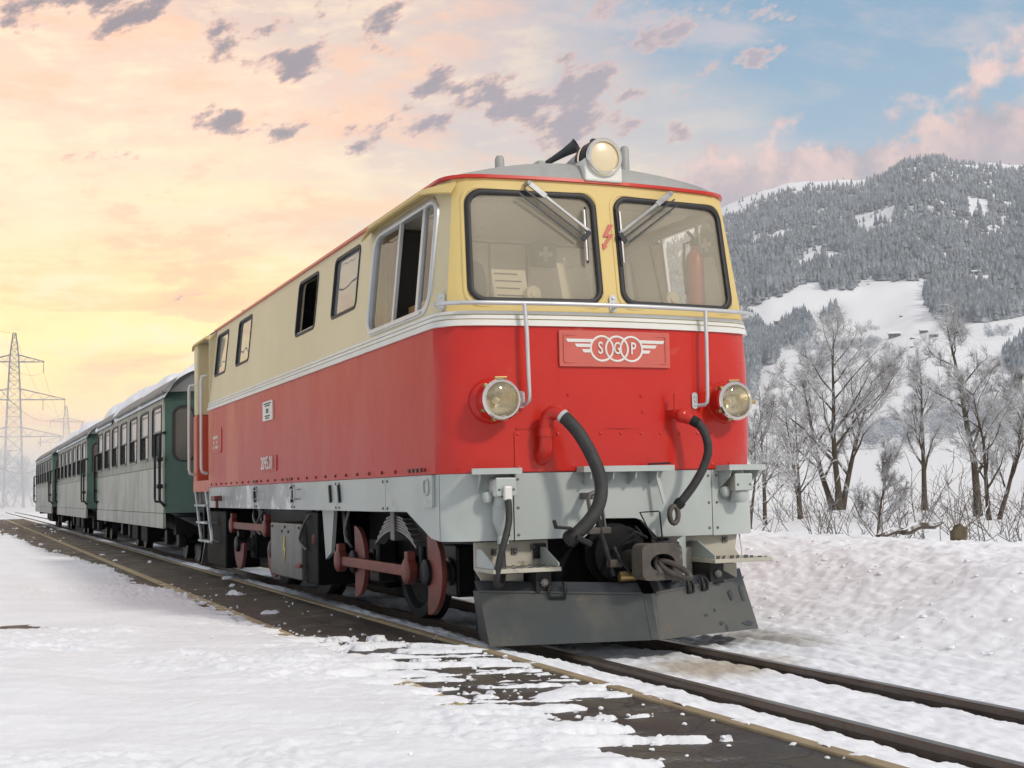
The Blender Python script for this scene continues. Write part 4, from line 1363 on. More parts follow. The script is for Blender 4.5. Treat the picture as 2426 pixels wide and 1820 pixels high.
def build_skirt():
    P = LOCO
    G_ = .004
    ucs = -uy(.13)
    def front_panel(pts, m='skirt'):
        mp = lambda u, z, o: surf(u, z, -.006 + o)
        return sheet(mp, pts, thick=.03, step=(.07, .2), edge=.07).build('skirt_panel', m, P, 60)
    zt = ZRED - .003
    # centre, with the arch over the coupler
    xs = .682
    front_panel([(ux(-xs + G_), .668), (ux(-.24), .672), (ux(-.20), .70), (ux(-.135), .772), (ux(-.10), .782), (ux(.11), .778), (ux(.15), .765), (ux(.26), .658), (ux(xs), .655), (ux(xs + .004), zt), (ux(-xs + G_), zt)])
    front_panel([(-ucs + G_, .668), (ux(-xs - G_), .668), (ux(-xs - G_), zt), (-ucs + G_, zt)])
    front_panel([(ux(xs + 2 * G_), .652), (ucs, .652), (ucs, zt), (ux(xs + 2 * G_), zt)])
    def side_panel_(pts, m='skirt', s=-1):
        mp = lambda u, z, o: surf(u, z, -.006 + o)
        return sheet(mp, spoly(pts, s), thick=.03, step=(.25, .2), edge=.2).build('skirt_panel', m, P, 60)
    ys = [.13, 1.20, 2.42, 3.88, 5.44, YL]
    side_panel_([(.13 + G_, .668), (.277, .685), (.742, .84), (1.2 - G_, .84), (1.2 - G_, zt), (.13 + G_, zt)])
    for a, b, m in ((1.2, 2.42, 'skirt'), (2.42, 3.88, 'skirt'), (3.88, 5.44, 'skirt_worn'), (5.44, YL, 'skirt_worn')):
        side_panel_([(a + G_, .838), (b - G_, .838), (b - G_, zt), (a + G_, zt)], m)
    side_panel_([(.13, .668), (.277, .685), (.742, .84), (YR, .84), (YR, zt), (.13, zt)], 'skirt', 1)
    # dark backing frame behind the joints
    MB().box(-1.03, 1.03, .3, 9.1, .86, 1.03).build('frame_beam', 'black', P, 0)
    # bolts along joints
    mb = MB()
    for x in (-.715, -.655, .66, .725):
        for z in (.70, .86, 1.03):
            bolt(mb, fpt(x, z, -.006), (0, -1, 0), .009, .007)
    for y in ys[1:-1]:
        for dz in (.86, 1.04):
            for dy in (-.05, .05):
                bolt(mb, mp_side(y + dy, dz, -.006), (-1, 0, 0), .010, .008)
    mb.build('skirt_bolt', 'steel', P)['kind'] = 'stuff'
    mb = MB()
    for i in range(26):
        y = .35 + i * .30
        bolt(mb, mp_side(y, 1.10, 0), (-1, 0, 0), .012, .012)
    for y in (.42, .5, .58, .66, 3.9, 3.98, 4.06, 5.35, 5.43, 5.5):
        mb.box(-W0 - .012, -W0 + .01, y - .022, y + .022, 1.088, 1.112)
    mb.build('flank_bolt', 'rodred', P)['kind'] = 'stuff'
    # hatch with oval handle near the front corner
    mp = lambda y, z, o: mp_side(y, z, .010 + o)
    ht = sheet(mp, rrect(.20, .40, .872, 1.066, .012, 3), thick=.018, step=(.2, .2)).build('sand_hatch', 'skirt', P, 40)
    frame(lambda y, z, o: mp_side(y, z, .012 + o), rrect(.255, .345, .95, 1.04, .03, 4), .012, .008, .0).build('hatch_handle', 'skirt', ht, 40)
    text_mesh('Sand', .045, lambda a, b, o: mp_side(.30 - a, .905 + b, .012 + o), .001, 'lettering', 'white', ht)
    # grab handles and latches on the flank
    for y in (3.75, 5.35, 3.62):
        h = [mp_side(y, 1.01, .0), mp_side(y, 1.01, .045), mp_side(y, .93, .045), mp_side(y, .93, .0)]
        MB().tube(h, .009, 8).build('grab_handle', 'alu', P, 50)
    for y in (2.36, 2.62, 3.92, 5.47):
        MB().bar(mp_side(y, 1.03, .006), mp_side(y - .03, .90, .006), .015, .03, (0, 1, 0)).build('latch', 'black', P, 0)
    q = mp_side(7.35, .93, .04)
    MB().box(q.x - .04, q.x + .05, q.y - .12, q.y + .12, q.z - .015, q.z + .04).build('brake_cock', 'rodred', P, 0, bevel=.012)
    MB().box(q.x - .02, q.x + .01, q.y - .10, q.y - .05, q.z - .09, q.z).build('cock_lever', 'rodred', P, 0, bevel=.008)
    # ---- plates and lettering on the flank
    mp = lambda y, z, o: mp_side(y, z, .012 + o)
    pl = sheet(mp, rrect(4.60, 5.02, 1.657, 1.838, .01, 2), thick=.02, step=(.3, .3)).build('notice_plate', 'white', P, 40)
    mb = MB()
    for zc, a in ((1.815, .15), (1.795, .10), (1.762, .045), (1.748, .045), (1.734, .05), (1.700, .10), (1.68, .07)):
        c = mp_side(4.81, zc, .014)
        mb.bar(c + V(0, -a, 0), c + V(0, a, 0), .003, .010, (0, 0, 1))
    mb.build('print_lines', 'ink', pl, 0)
    mp = lambda y, z, o: mp_side(y, z, .010 + o)
    pl = sheet(mp, rrect(4.46, 5.13, 1.185, 1.328, .004, 1), thick=.02, step=(.3, .3)).build('number_plate', 'red_side', P, 40)
    text_mesh('2095.01', .165, lambda a, b, o: mp_side(4.80 - a, 1.257 + b, .012 + o), .012, 'number', 'alu', pl, sx=.98, bold=.003)
    mp = lambda y, z, o: mp_side(y, z, .008 + o)
    pl = sheet(mp, rrect(7.20, 7.90, 1.445, 1.725, .05, 3), thick=.014, step=(.3, .3)).build('data_plate', 'red_side', P, 40)
    mb = MB()
    for zc, ofs in ((1.62, (-.12, -.06, 0, .06, .12)), (1.565, (-.1, .1)), (1.51, (-.12, .02, .08, .14))):
        for d in ofs:
            c = mp_side(7.55 - d, zc, .009)
            mb.box(c.x - .002, c.x, c.y - .022, c.y + .022, zc - .016, zc + .016)
    mb.build('print_lines', 'paper', pl, 0)

def build_rear_door():
    P = LOCO
    # recess at the rear with the crew door, corner post, grab rails and ladder
    MB().box(-1.085, -.86, 8.03, 8.048, 1.08, 2.83).build('door_jamb', 'cream_side', P, 0)
    d = MB().box(-.90, -.86, 8.05, 8.93, 1.16, 1.955).build('crew_door', 'red', P, 0)
    m = MB().box(-.90, -.86, 8.05, 8.93, 1.957, 2.83)
    m.build('door_upper', 'cream', d, 0)
    MB().box(-.908, -.9, 8.28, 8.72, 2.12, 2.72).build('door_pane', 'glass_side', d, 0)
    MB().bar((-.93, 8.20, 1.80), (-.93, 8.36, 1.80), .03, .02).build('handle', 'alu', d, 0)
    MB().box(-1.085, -.88, 8.93, 9.17, 1.08, 1.955).build('corner_post', 'red_side', P, 0, bevel=.02)
    MB().box(-1.075, -.88, 8.93, 9.17, 1.957, 2.84).build('corner_post', 'cream_side', P, 0, bevel=.02)
    MB().box(-1.088, -.86, 8.04, 9.17, 1.02, 1.155).build('door_sill', 'red_side', P, 0, bevel=.006)
    for y, z1 in ((8.14, 2.34), (9.03, 2.30)):
        h = [(-1.09, y, z1 + .03), (-1.15, y, z1 + .02), (-1.16, y, z1 - .03), (-1.16, y, 1.30), (-1.15, y, 1.25), (-1.09, y + .02, 1.23)]
        MB().tube(h, .018, 8).build('grab_rail', 'white', P, 50)
    # ladder
    lad = MB()
    top, bot = 1.05, .44
    def L(y, z):
        k = (top - z) / (top - bot)
        return V(-1.075 - .0 * k, y - .42 * k, z)
    for y in (8.34, 9.08):
        lad.bar(L(y, top), L(y, bot), .025, .07, (0, 1, 0))
    ld = lad.build('ladder', 'skirt_worn', P, 0, bevel=.004)
    for z in (.86, .66, .45):
        a, b = L(8.34, z), L(9.08, z)
        MB().box(a.x - .04, a.x + .09, a.y, b.y, z - .012, z + .012).build('ladder_step', 'skirt_worn', ld, 0, bevel=.003)
    MB().box(-.99, -.60, 7.55, 8.75, .16, .80).build('rear_step_box', 'soot', P, 0, bevel=.02)
build_body()
build_windows()
build_interior()
build_front()
build_skirt()
build_rear_door()

# ------------------------------------------------------------------ locomotive: buffer beam, plough, running gear
def build_buffer():
    P = LOCO
    # cover ledges over the sockets and the centre foot board with its brackets
    def ledge(x0, x1, z, d, name):
        mb = MB()
        n = 8
        for i in range(n):
            xa, xb = x0 + (x1 - x0) * i / n, x0 + (x1 - x0) * (i + 1) / n
            pa, pb = fpt(xa, z, 0), fpt(xb, z, 0)
            qa, qb = fpt(xa, z, d), fpt(xb, z, d)
            mb.add([pa, pb, qb, qa, pa - V(0, 0, .035), pb - V(0, 0, .035), qb - V(0, 0, .035), qa - V(0, 0, .035)],
                   [(0, 1, 2, 3), (7, 6, 5, 4), (2, 6, 7, 3)] + ([(0, 3, 7, 4)] if i == 0 else []) + ([(1, 5, 6, 2)] if i == n - 1 else []))
        return mb.build(name, 'skirt', P, 40)
    lc = ledge(-.285, .318, 1.098, .125, 'foot_board')
    for x in (-.235, -.09, .06, .205):
        MB().prism([fpt(x, 1.062, 0), fpt(x, 1.062, .11), fpt(x, 1.02, .095), fpt(x, .985, 0)], (.008, 0, 0)).build('board_bracket', 'skirt', lc, 0)
    MB().bar(fpt(.16, 1.105, .08), fpt(.29, 1.11, .12), .02, .012).build('brake_handle', 'black', lc, 0)
    for x0, x1, bx in ((-.925, -.665, -.775), (.715, .985, .86)):
        lg = ledge(x0, x1, 1.095, .14, 'socket_cover')
        for x in (x0 + .03, x1 - .035):
            MB().prism([fpt(x, 1.06, 0), fpt(x, 1.06, .12), fpt(x, 1.02, .10), fpt(x, .95, 0)], (.006, 0, 0)).build('cover_bracket', 'skirt', lg, 0)
        # socket box with hinged lid
        q = fpt(bx, .985, .0)
        sb = MB().box(bx - .062, bx + .062, q.y - .11, q.y + .01, .925, 1.035).build('jumper_socket', 'beige' if bx > 0 else 'white', P, 0, bevel=.014)
        MB().box(bx - .066, bx + .066, q.y - .128, q.y - .112, .93, 1.04).build('socket_lid', 'skirt', sb, 0, bevel=.008)
        mb = MB()
        for dx in (-.045, .045):
            bolt(mb, V(bx + dx, q.y - .128, .97), (0, -1, 0), .008, .006)
        mb.build('lid_screw', 'steel', sb)
        MB().lathe([(.055, 0), (.055, .05), (.04, .07)], (bx - .0, q.y - .06, .925), (0, 0, -1), 14, (True, True)).build('socket_throat', 'skirt', sb, 40)
        MB().lathe([(.03, 0), (.034, .03), (.02, .06)], (bx - .085, q.y - .03, .95), (0, -.3, -1), 10, (True, True)).build('socket_lug', 'skirt', sb, 40)
    # jumper plug and its cable on the left socket
    q = fpt(-.775, .98, .128)
    MB().box(-.80, -.75, q.y - .035, q.y, .905, .99).build('jumper_plug', 'white', P, 0, bevel=.01)
    pth = smooth_path([(-.775, q.y - .02, .91), (-.775, q.y - .03, .86), (-.79, q.y - .06, .78), (-.83, q.y - .10, .69), (-.865, q.y - .10, .58), (-.875, q.y - .07, .47), (-.85, q.y - .02, .42), (-.80, q.y + .04, .43), (-.775, q.y + .08, .50), (-.77, q.y + .10, .60), (-.768, q.y + .09, .67)], 5)
    MB().tube(pth, .020, 10).build('jumper_cable', 'hose', P, 60)
    mb = MB()
    mb.lathe([(.05, 0), (.062, .03), (.062, .12), (.045, .16), (.03, .20), (.034, .21), (.034, .25)], (-.768, fpt(-.77, .8, .04).y, .90), (0, 0, -1), 14, (True, True))
    mb.build('cable_gland', 'skirt', P, 40)
    # ---- beam plates under the skirt
    for x0, x1 in ((-.90, -.425), (.30, .92)):
        y0 = .02
        poly = [(x0, y0, .66), (x1, y0, .66), (x1, y0, .345), (x0 + .10 if x0 < 0 else x0, y0, .345), (x0, y0, .50 if x0 < 0 else .345)]
        if x0 > 0:
            poly = [(x0, y0, .66), (x1, y0, .66), (x1 - .02, y0, .56), (x1 + .02, y0, .50), (x1 - .10, y0, .48), (x1 - .12, y0, .345), (x0, y0, .345)]
        b = MB().prism(poly, (0, .03, 0)).build('beam_plate', 'beige', P, 0, bevel=.003)
        mb = MB()
        for xx, zz in ((x0 + .12, .60), (x1 - .10, .62), (x0 + .25, .60), (x1 - .05, .42)):
            mb.box(xx - .018, xx + .018, y0 - .012, y0 - .001, zz - .018, zz + .018)
            bolt(mb, V(xx, y0 - .012, zz), (0, -1, 0), .011, .012)
        mb.build('plate_bolt', 'steel', b)
        MB().box(x1 - .10 if x0 < 0 else x0 + .02, x1 - .02 if x0 < 0 else x0 + .10, y0 - .02, y0 - .002, .55, .64).build('wear_plate', 'black', b, 0)
    MB().tube([(.945, .04, .655), (.955, .03, .56), (.952, .03, .47)], .005, 6).build('guard_wire', 'white', P)
    # ---- corner steps
    for s in (-1, 1):
        xa, xb = (-.905, -.475) if s < 0 else (.565, .985)
        st = MB().box(xa, xb, -.28, .02, .488, .512).build('corner_step', 'beige', P, 0, bevel=.003)
        for x, hi in ((xa + .01, .60), (xb - .012, .60)):
            if s > 0 and x > .9:
                continue
            MB().prism([(x, .018, .514), (x, -.26, .514), (x, -.26, .535), (x, -.06, hi + .02), (x, .018, hi + .02)], (.008, 0, 0)).build('step_cheek', 'skirt', st, 0)
        mb = MB()
        for i in range(8):
            for j in range(4):
                xx, yy = xa + .03 + i * (xb - xa - .06) / 7, -.25 + j * .08
                mb.bar((xx - .012, yy, .514), (xx + .012, yy + .012 * (1 if (i + j) % 2 else -1), .514), .006, .006)
        mb.build('tread', 'steel', st, 0)['kind'] = 'stuff'
        x = xb - .08 if s < 0 else xa + .06
        bk = MB().box(x - .05, x + .05, -.20, .02, .36, .487).build('step_bracket', 'black', st, 0, bevel=.004)
        bolt(MB(), V(x, -.20, .42), (0, -1, 0), .026, .025).build('bracket_bolt', 'steel', bk)
        MB().box(x - .23 if s < 0 else x + .07, x - .07 if s < 0 else x + .23, -.06, .018, .36, .47).build('step_stay', 'beige', st, 0)
    # ---- snow plough: two raked plates meeting at a nose strip, with a folded top flange
    T = {-1: V(-.90, -.03, .375), 0: V(0, -.475, .345), 1: V(.915, -.03, .375)}
    B = {-1: V(-.885, -.15, .065), 0: V(0, -.56, .088), 1: V(.945, -.15, .060)}
    F = {-1: V(-.905, .02, .435), 0: V(0, -.42, .405), 1: V(.93, .02, .43)}
    PL = thing_part('snow_plough')
    for s in (-1, 1):
        mb = MB()
        n = 10
        def pt(a, b, t, k):
            p = a.lerp(b, t)
            return p
        a0, a1, b0, b1, c0, c1 = T[0].lerp(T[s], .045), T[s], B[0].lerp(B[s], .045), B[s], F[0].lerp(F[s], .045), F[s]
        nrm = (a1 - a0).cross(b0 - a0).normalized()
        if nrm.y > 0:
            nrm = -nrm
        mb.prism([a0, a1, b1, b0], -nrm * .010)
        plate = mb.build('plough_plate', 'plow', PL, 0, label='dark grey plough plate with worn paint' if s > 0 else 'dark grey plough plate')
        MB().prism([c0, c1, a1 + V(0, 0, .001), a0 + V(0, 0, .001)], V(0, .012, 0)).build('top_flange', 'plow_dark', plate, 0, bevel=.002)
        MB().bar(a0 + nrm * .004, a1 + nrm * .004, .012, .010).build('flange_edge', 'kerb' if False else 'plow', plate, 0)
        # shackle handle hooked over the flange
        for k in ((.52,) if s < 0 else (.36, .52)):
            q = a0.lerp(a1, k) + nrm * .02
            d = (a1 - a0).normalized()
            sz = .05 if s < 0 else .03
            mb = MB()
            mb.tube([q + V(0, .03, .05) - d * sz, q - d * sz + V(0, 0, .02), q - d * sz * .9 - V(0, 0, .035), q + d * sz * .9 - V(0, 0, .035), q + d * sz + V(0, 0, .01), q + V(0, .02, .03) + d * sz * .6], .010, 8)
            mb.build('lifting_shackle', 'black', plate, 50)
        if s > 0:
            # scuffed patches where the paint has gone
            rr = random.Random(3)
            for cx, cz, w, h in ((.80, .30, .05, .10), (.93, .30, .035, .16), (.48, .62, .03, .02), (.62, .82, .05, .04), (.66, .92, .025, .05), (.90, .88, .12, .05), (.58, .55, .012, .03)):
                ring = []
                for i in range(12):
                    t = 2 * PI * i / 12
                    r = rr.uniform(.65, 1.1)
                    ring.append(a0.lerp(a1, cx + w * .55 * r * math.cos(t)).lerp(b0.lerp(b1, cx + w * .55 * r * math.cos(t)), min(.985, cz + h * 1.2 * r * math.sin(t))) + nrm * .0015)
                MB().prism(ring, nrm * .0015).build('paint_scuff', 'plow_dark', plate, 0)
        # end plate and stays behind
        MB().prism([a1, b1, V(b1.x, b1.y + .16, b1.z + .03), V(a1.x, a1.y + .10, a1.z)], V(-s * .010, 0, 0)).build('end_plate', 'plow_dark', plate, 0)
        MB().bar(a0.lerp(a1, .55) + V(0, .02, -.1), V(s * .5, .35, .42), .05, .05).build('plough_stay', 'black', plate, 0)
    nose = MB().prism([T[0].lerp(T[-1], .045) + V(0, -.004, 0), T[0] + V(0, -.008, 0), T[0].lerp(T[1], .045) + V(0, -.004, 0), B[0].lerp(B[1], .045) + V(0, -.004, 0), B[0] + V(0, -.008, 0), B[0].lerp(B[-1], .045) + V(0, -.004, 0)], (0, .014, 0))
    nose.build('nose_strip', 'plow', PL, 0, bevel=.003)
    # ---- centre buffer coupler
    CP = thing_part('centre_coupler')
    c = V(.012, -.62, .535)
    outer = rrect(-.132, .132, -.105, .105, .045, 6)
    inner = [(.072 * math.cos(t), -.005 + .052 * math.sin(t)) for t in [2 * PI * i / 28 for i in range(28)]]
    inner = [(x * (1.12 if abs(x) > .03 else 1), z) for x, z in inner]
    mp = lambda a, b, o: V(c.x + a, c.y - o + .25 * (a * a + b * b), c.z + b)
    mb = sheet(mp, outer, [inner], .13, (.03, .03), .03)
    hd = mb.build('coupler_head', 'castrust', CP, 45)
    # back of the pocket
    MB().lathe([(.11, 0), (.085, .10), (.06, .16), (.055, .40)], c + V(0, .125, 0), (0, 1, 0), 16).build('coupler_shank', 'castrust', CP, 45)
    rng = [c + V(.03 + .075 * math.cos(t) * .9 + .045, -.045 - .085 * math.cos(t), -.052 - .035 * math.cos(t) + .030 * math.sin(t) * 1.3) for t in [2 * PI * i / 20 for i in range(20)]]
    rng = [c + V(.055 + .055 * math.cos(t) + .015 * math.sin(t), -.035 - .075 * math.cos(t), -.045 - .042 * math.cos(t) + .022 * math.sin(t)) for t in [2 * PI * i / 20 for i in range(20)]]
    MB().tube(rng, .017, 8, closed=True).build('coupling_link', 'castrust', CP, 60)
    MB().tube([c + V(-.02, -.004, -.075), c + V(-.015, .05, -.03), c + V(.0, .08, .02)], .022, 8).build('link_pin', 'steel', CP, 50)
    MB().box(c.x + .145, c.x + .21, -.45, -.30, .40, .64).build('guide_block', 'black', CP, 0, bevel=.006)
    MB().prism([(.235, -.40, .65), (.245, -.40, .42), (.44, -.12, .42), (.44, -.12, .66)], (.02, .01, 0)).build('guide_plate', 'skirt', CP, 0)
    mb = MB()
    mb.lathe([(.17, 0), (.19, .015), (.19, .05), (.15, .06), (.15, .11), (.175, .12), (.175, .16), (.12, .18), (.0, .18)], (-.03, -.02, .565), (0, -1, 0), 30)
    mb.build('buffer_spring_case', 'soot', CP, 40)
    mb = MB()
    mb.tube([(-.14, -.25, .52), (-.10, -.30, .64), (.0, -.31, .70), (.10, -.27, .66)], .010, 6)
    mb.tube([(-.10, -.22, .50), (-.07, -.26, .62), (.02, -.28, .655), (.1, -.25, .6)], .008, 6)
    mb.tube([(.05, -.22, .73), (.07, -.26, .69), (.06, -.26, .6)], .007, 6)
    mb.build('coupler_pipe', 'black', CP, 50)
    # screw coupling hung on its hook
    SH = thing_part('screw_coupling')
    x0, y0 = -.245, -.27
    for dx in (-.042, .042):
        MB().bar((x0 + dx, y0, .905), (x0 + dx + .012, y0 - .02, .72), .014, .022).build('link_bar', 'steel', SH, 0, bevel=.003)
    MB().tube([(x0 - .042, y0, .90), (x0 - .03, y0, .93), (x0, y0, .94), (x0 + .03, y0, .93), (x0 + .042, y0, .90)], .014, 8).build('link_bow', 'steel', SH, 50)
    MB().box(x0 - .065, x0 + .085, y0 - .045, y0 - .0, .695, .735).build('trunnion', 'castrust', SH, 0, bevel=.006)
    MB().tube([(x0, y0 - .02, .84), (x0 + .02, y0 - .03, .70), (x0 + .055, y0 - .06, .55), (x0 + .075, y0 - .08, .45)], .018, 10).build('screw', 'black', SH, 50)
    MB().box(x0 + .04, x0 + .12, y0 - .11, y0 - .05, .50, .545).build('nut_block', 'castrust', SH, 0, bevel=.006)
    MB().tube([(x0 + .07, y0 - .10, .62), (x0 + .10, y0 - .12, .54), (x0 + .16, y0 - .13, .47)], .010, 8).build('tommy_bar', 'black', SH, 50)
    MB().lathe([(.03, 0), (.03, .10), (.022, .10), (.022, .18)], (x0 + .10, y0 - .10, .445), (1, -.1, 0), 12, (True, True)).build('screw_end', 'brass', SH, 40)
    MB().box(x0 - .02, x0 + .02, y0 - .0, .02, .90, .94).build('draw_hook', 'steel', SH, 0, bevel=.006)
    # dark space behind
    MB().box(-.85, .9, .10, .16, .12, .86).build('headstock', 'soot', P, 0)

def thing_part(name):
    o = bpy.data.objects.new(name, None)
    COL.objects.link(o)
    o.parent = LOCO
    o.empty_display_size = .05
    return o

def disc_segment(cy, cz, r, a0, a1, n=18, hub=0.0):
    pts = []
    for i in range(n + 1):
        t = a0 + (a1 - a0) * i / n
        pts.append((cy + r * math.cos(t), cz + r * math.sin(t)))
    return pts

def build_bogie(axles, crank, mat_rod, springs=True, skip_disc=()):
    """outside-framed bogie; crank = angle of the crank pins (0 towards +y, pi/2 up)"""
    B = thing_part('bogie')
    ya, yb = axles
    zc, R = .45, .45
    mb = MB()
    for s in (-1, 1):
        x = s * .62
        mb.prism([(x, ya - .62, .52), (x, ya - .30, .30), (x, ya + .30, .30), (x, ya + .45, .50), (x, yb - .45, .50), (x, yb - .30, .30), (x, yb + .30, .30), (x, yb + .62, .52), (x, yb + .62, .82), (x, ya - .62, .82)], (s * .03, 0, 0))
    mb.build('bogie_frame', 'black', B, 0)
    for y in axles:
        for s in (-1, 1):
            w = MB().lathe([(.10, -.05), (.34, -.02), (.38, -.055), (R, -.055), (R, .055), (R + .028, .06), (R + .028, .085), (.36, .085), (.34, .03), (.1, .06)], (s * .40, y, zc), (-s, 0, 0), 36).build('wheel', 'black', B, 40)
            MB().lathe([(R + .001, -.054), (R + .001, .05)], (s * .40, y, zc), (-s, 0, 0), 36).build('tyre', 'steel', w, 40)
        MB().lathe([(.07, -.9), (.07, .9)], (0, y, zc), (1, 0, 0), 14, (True, True)).build('axle', 'steel', B, 40)
        for s in (-1, 1):
            if s < 0 and y in skip_disc:
                continue
            x = s * .93
            a = crank + PI
            pts = disc_segment(y, zc, .27, a - PI * .52, a + PI * .52)
            pts += [(y + .10 * math.cos(crank + PI * .5 * k), zc + .10 * math.sin(crank + PI * .5 * k)) for k in (-1, 0, 1)][::1]
            cw = MB().prism([(x - .02, p, q) for p, q in pts], (.035, 0, 0)).build('counterweight', mat_rod, B, 0, bevel=.004)
            # crank arm and hub
            mb = MB()
            py, pz = y + .20 * math.cos(crank), zc + .20 * math.sin(crank)
            mb.lathe([(.085, -.05), (.085, .045), (.06, .06)], (x, y, zc), (s, 0, 0), 16, (True, True))
            mb.bar((x, y, zc), (x, py, pz), .06, .11, (0, math.cos(crank + PI / 2), math.sin(crank + PI / 2)))
            mb.build('crank', 'black', cw, 40)
            bx = MB().box(s * .66, s * .80, y - .13, y + .13, zc - .16, zc + .17).build('axlebox', 'black', B, 0, bevel=.015)
            MB().lathe([(.09, 0), (.09, .02), (.05, .03)], (s * .80, y, zc), (s, 0, 0), 16, (False, True)).build('axlebox_cap', 'steel', bx, 40)
    # coupling rods with bosses and oil pots
    for s in (-1, 1):
        x = s * 1.005
        p = [V(x, y + .20 * math.cos(crank), zc + .20 * math.sin(crank)) for y in axles]
        rod = MB().bar(p[0], p[1], .035, .072, (0, 0, 1)).build('coupling_rod', mat_rod, B, 0, bevel=.006)
        MB().bar(p[0] + V(s * .019, .1, 0), p[1] + V(s * .019, -.1, 0), .006, .030, (0, 0, 1)).build('rod_flute', 'rodred', rod, 0)
        for q in p:
            MB().lathe([(.078, -.03), (.085, -.02), (.085, .03), (.07, .04), (.035, .045)], q, (s, 0, 0), 18, (True, True)).build('rod_boss', mat_rod, rod, 40)
            MB().box(q.x - .03, q.x + .03, q.y - .035, q.y + .035, q.z + .07, q.z + .13).build('oil_pot', mat_rod, rod, 0, bevel=.008)
    if springs:
        for s in (-1, 1):
            yc = (ya + yb) / 2
            sp = MB()
            for i in range(6):
                L = .47 - i * .055
                z0 = .64 + i * .0185
                pts = []
                for j in range(13):
                    t = -1 + 2 * j / 12
                    pts.append((s * .865, yc + L * t, z0 + .065 - .11 * (L / .47 * t) ** 2))
                for j in range(12):
                    sp.bar(pts[j], pts[j + 1], .075, .013, (0, 0, 1))
            o = sp.build('leaf_spring', 'spring', B, 0)
            MB().box(s * .81, s * .92, yc - .045, yc + .045, .63, .86).build('spring_buckle', 'steel', o, 0, bevel=.006)
            for d in (-.5, .5):
                MB().tube([(s * .865, yc + d, .60), (s * .865, yc + d, .46)], .024, 8).build('spring_hanger', 'black', o, 50)
    for s in (-1, 1):
        for y in axles:
            for d in (-.52, .52):
                MB().prism([(s * .44, y + d, .60), (s * .44, y + d * .98, .25), (s * .44, y + d * .88, .25), (s * .44, y + d * .86, .60)], (s * -.06, 0, 0)).build('brake_block', 'black', B, 0)
        mb = MB()
        mb.tube([(s * .70, ya - .55, .85), (s * .62, ya - .58, .5), (s * .42, ya - .55, .12)], .018, 8)
        mb.build('sand_pipe', 'black', B, 50)
    return B

def build_under():
    P = LOCO
    build_bogie((.74, 2.44), .0, 'rodred')
    build_bogie((5.30, 7.00), PI * .5, 'rodred', springs=False)
    MB().box(-.55, .55, .3, 8.9, .72, .98).build('main_frame', 'soot', P, 0)
    for x in (-.585, .585):
        MB().box(x - .008, x + .008, .25, 8.9, .30, .74).build('shade_backing_plate', 'soot', P, 0)  # black sheets added to block light and deepen shadow behind the rods
    MB().box(-.50, .50, 3.15, 4.75, .18, .72).build('fuel_tank', 'soot', P, 0, bevel=.04)
    # battery box with lightning warning
    b = MB().box(-1.055, -.60, 3.72, 4.93, .235, .715).build('battery_box', 'steel_box', P, 0, bevel=.012)
    zz = [(4.36, .60), (4.40, .475), (4.355, .48), (4.365, .36), (4.29, .50), (4.34, .495), (4.32, .60)]
    MB().prism([(-1.058, y, z) for y, z in zz], (-.003, 0, 0)).build('lightning_sign', 'signyellow', b, 0)
    mb = MB()
    for y, z in ((3.80, .68), (4.85, .68), (4.33, .68), (4.2, .64), (4.45, .64)):
        bolt(mb, V(-1.055, y, z), (-1, 0, 0), .012, .01)
    mb.build('box_bolt', 'black', b)
    MB().bar((-1.065, 3.70, .36), (-1.065, 3.86, .36), .03, .03).build('box_latch', 'rodred', b, 0, bevel=.006)
    MB().box(-1.02, -.6, 3.30, 3.70, .22, .82).build('equipment_cabinet', 'soot', P, 0, bevel=.01)
    MB().prism([(-1.0, 3.22, .835), (-1.0, 2.86, .835), (-1.0, 2.95, .50), (-1.0, 3.12, .44)], (.03, 0, 0)).build('gusset_plate', 'skirt', P, 0)
    mb = MB()
    mb.tube(smooth_path([(-1.0, 3.55, .82), (-1.06, 3.60, .72), (-1.07, 3.72, .58), (-1.04, 3.6, .5)], 4), .012, 6)
    mb.tube(smooth_path([(-.98, 5.6, .82), (-1.0, 5.75, .72), (-.98, 5.9, .62), (-.97, 5.75, .58)], 4), .014, 6)
    mb.tube(smooth_path([(-.96, 6.1, .82), (-.99, 6.0, .74), (-.98, 5.85, .66), (-.97, 5.6, .60)], 4), .018, 6)
    mb.tube(smooth_path([(-.92, 2.7, .83), (-.95, 2.72, .66), (-.93, 2.60, .55)], 4), .012, 6)
    mb.build('air_pipe', 'steel', P, 50)
    for y, x in ((2.9, -.9), (5.95, -.93)):
        MB().bar((x, y, .84), (x + .02, y - .03, .58), .05, .035).build('hanger_bracket', 'steel', P, 0)
    MB().lathe([(.03, 0), (.04, .02), (.04, .07), (.02, .09)], (-1.0, 3.42, .55), (0, 0, 1), 12, (True, True)).build('air_cock', 'rodred', P, 40)
    # rear buffer beam and dark plough end
    MB().box(-.95, .95, 9.2, 9.3, .45, 1.05).build('rear_headstock', 'soot', P, 0)
    MB().prism([(-.93, 9.25, .40), (-.93, 9.55, .10), (.93, 9.55, .10), (.93, 9.25, .40)], (0, .04, .02)).build('rear_plough', 'plow_dark', P, 0)
    MB().box(-.12, .12, 9.3, 9.75, .45, .65).build('rear_coupler', 'castrust', P, 0, bevel=.02)
MT['steel_box'] = paint('battery_box_grey', (.135, .135, .13), (.075, .075, .072), .42, .9, 3.5, streak=1, dirt=(.05, .048, .045), dirt_amt=.2, dscale=5, metal=.2)
build_buffer()
build_under()

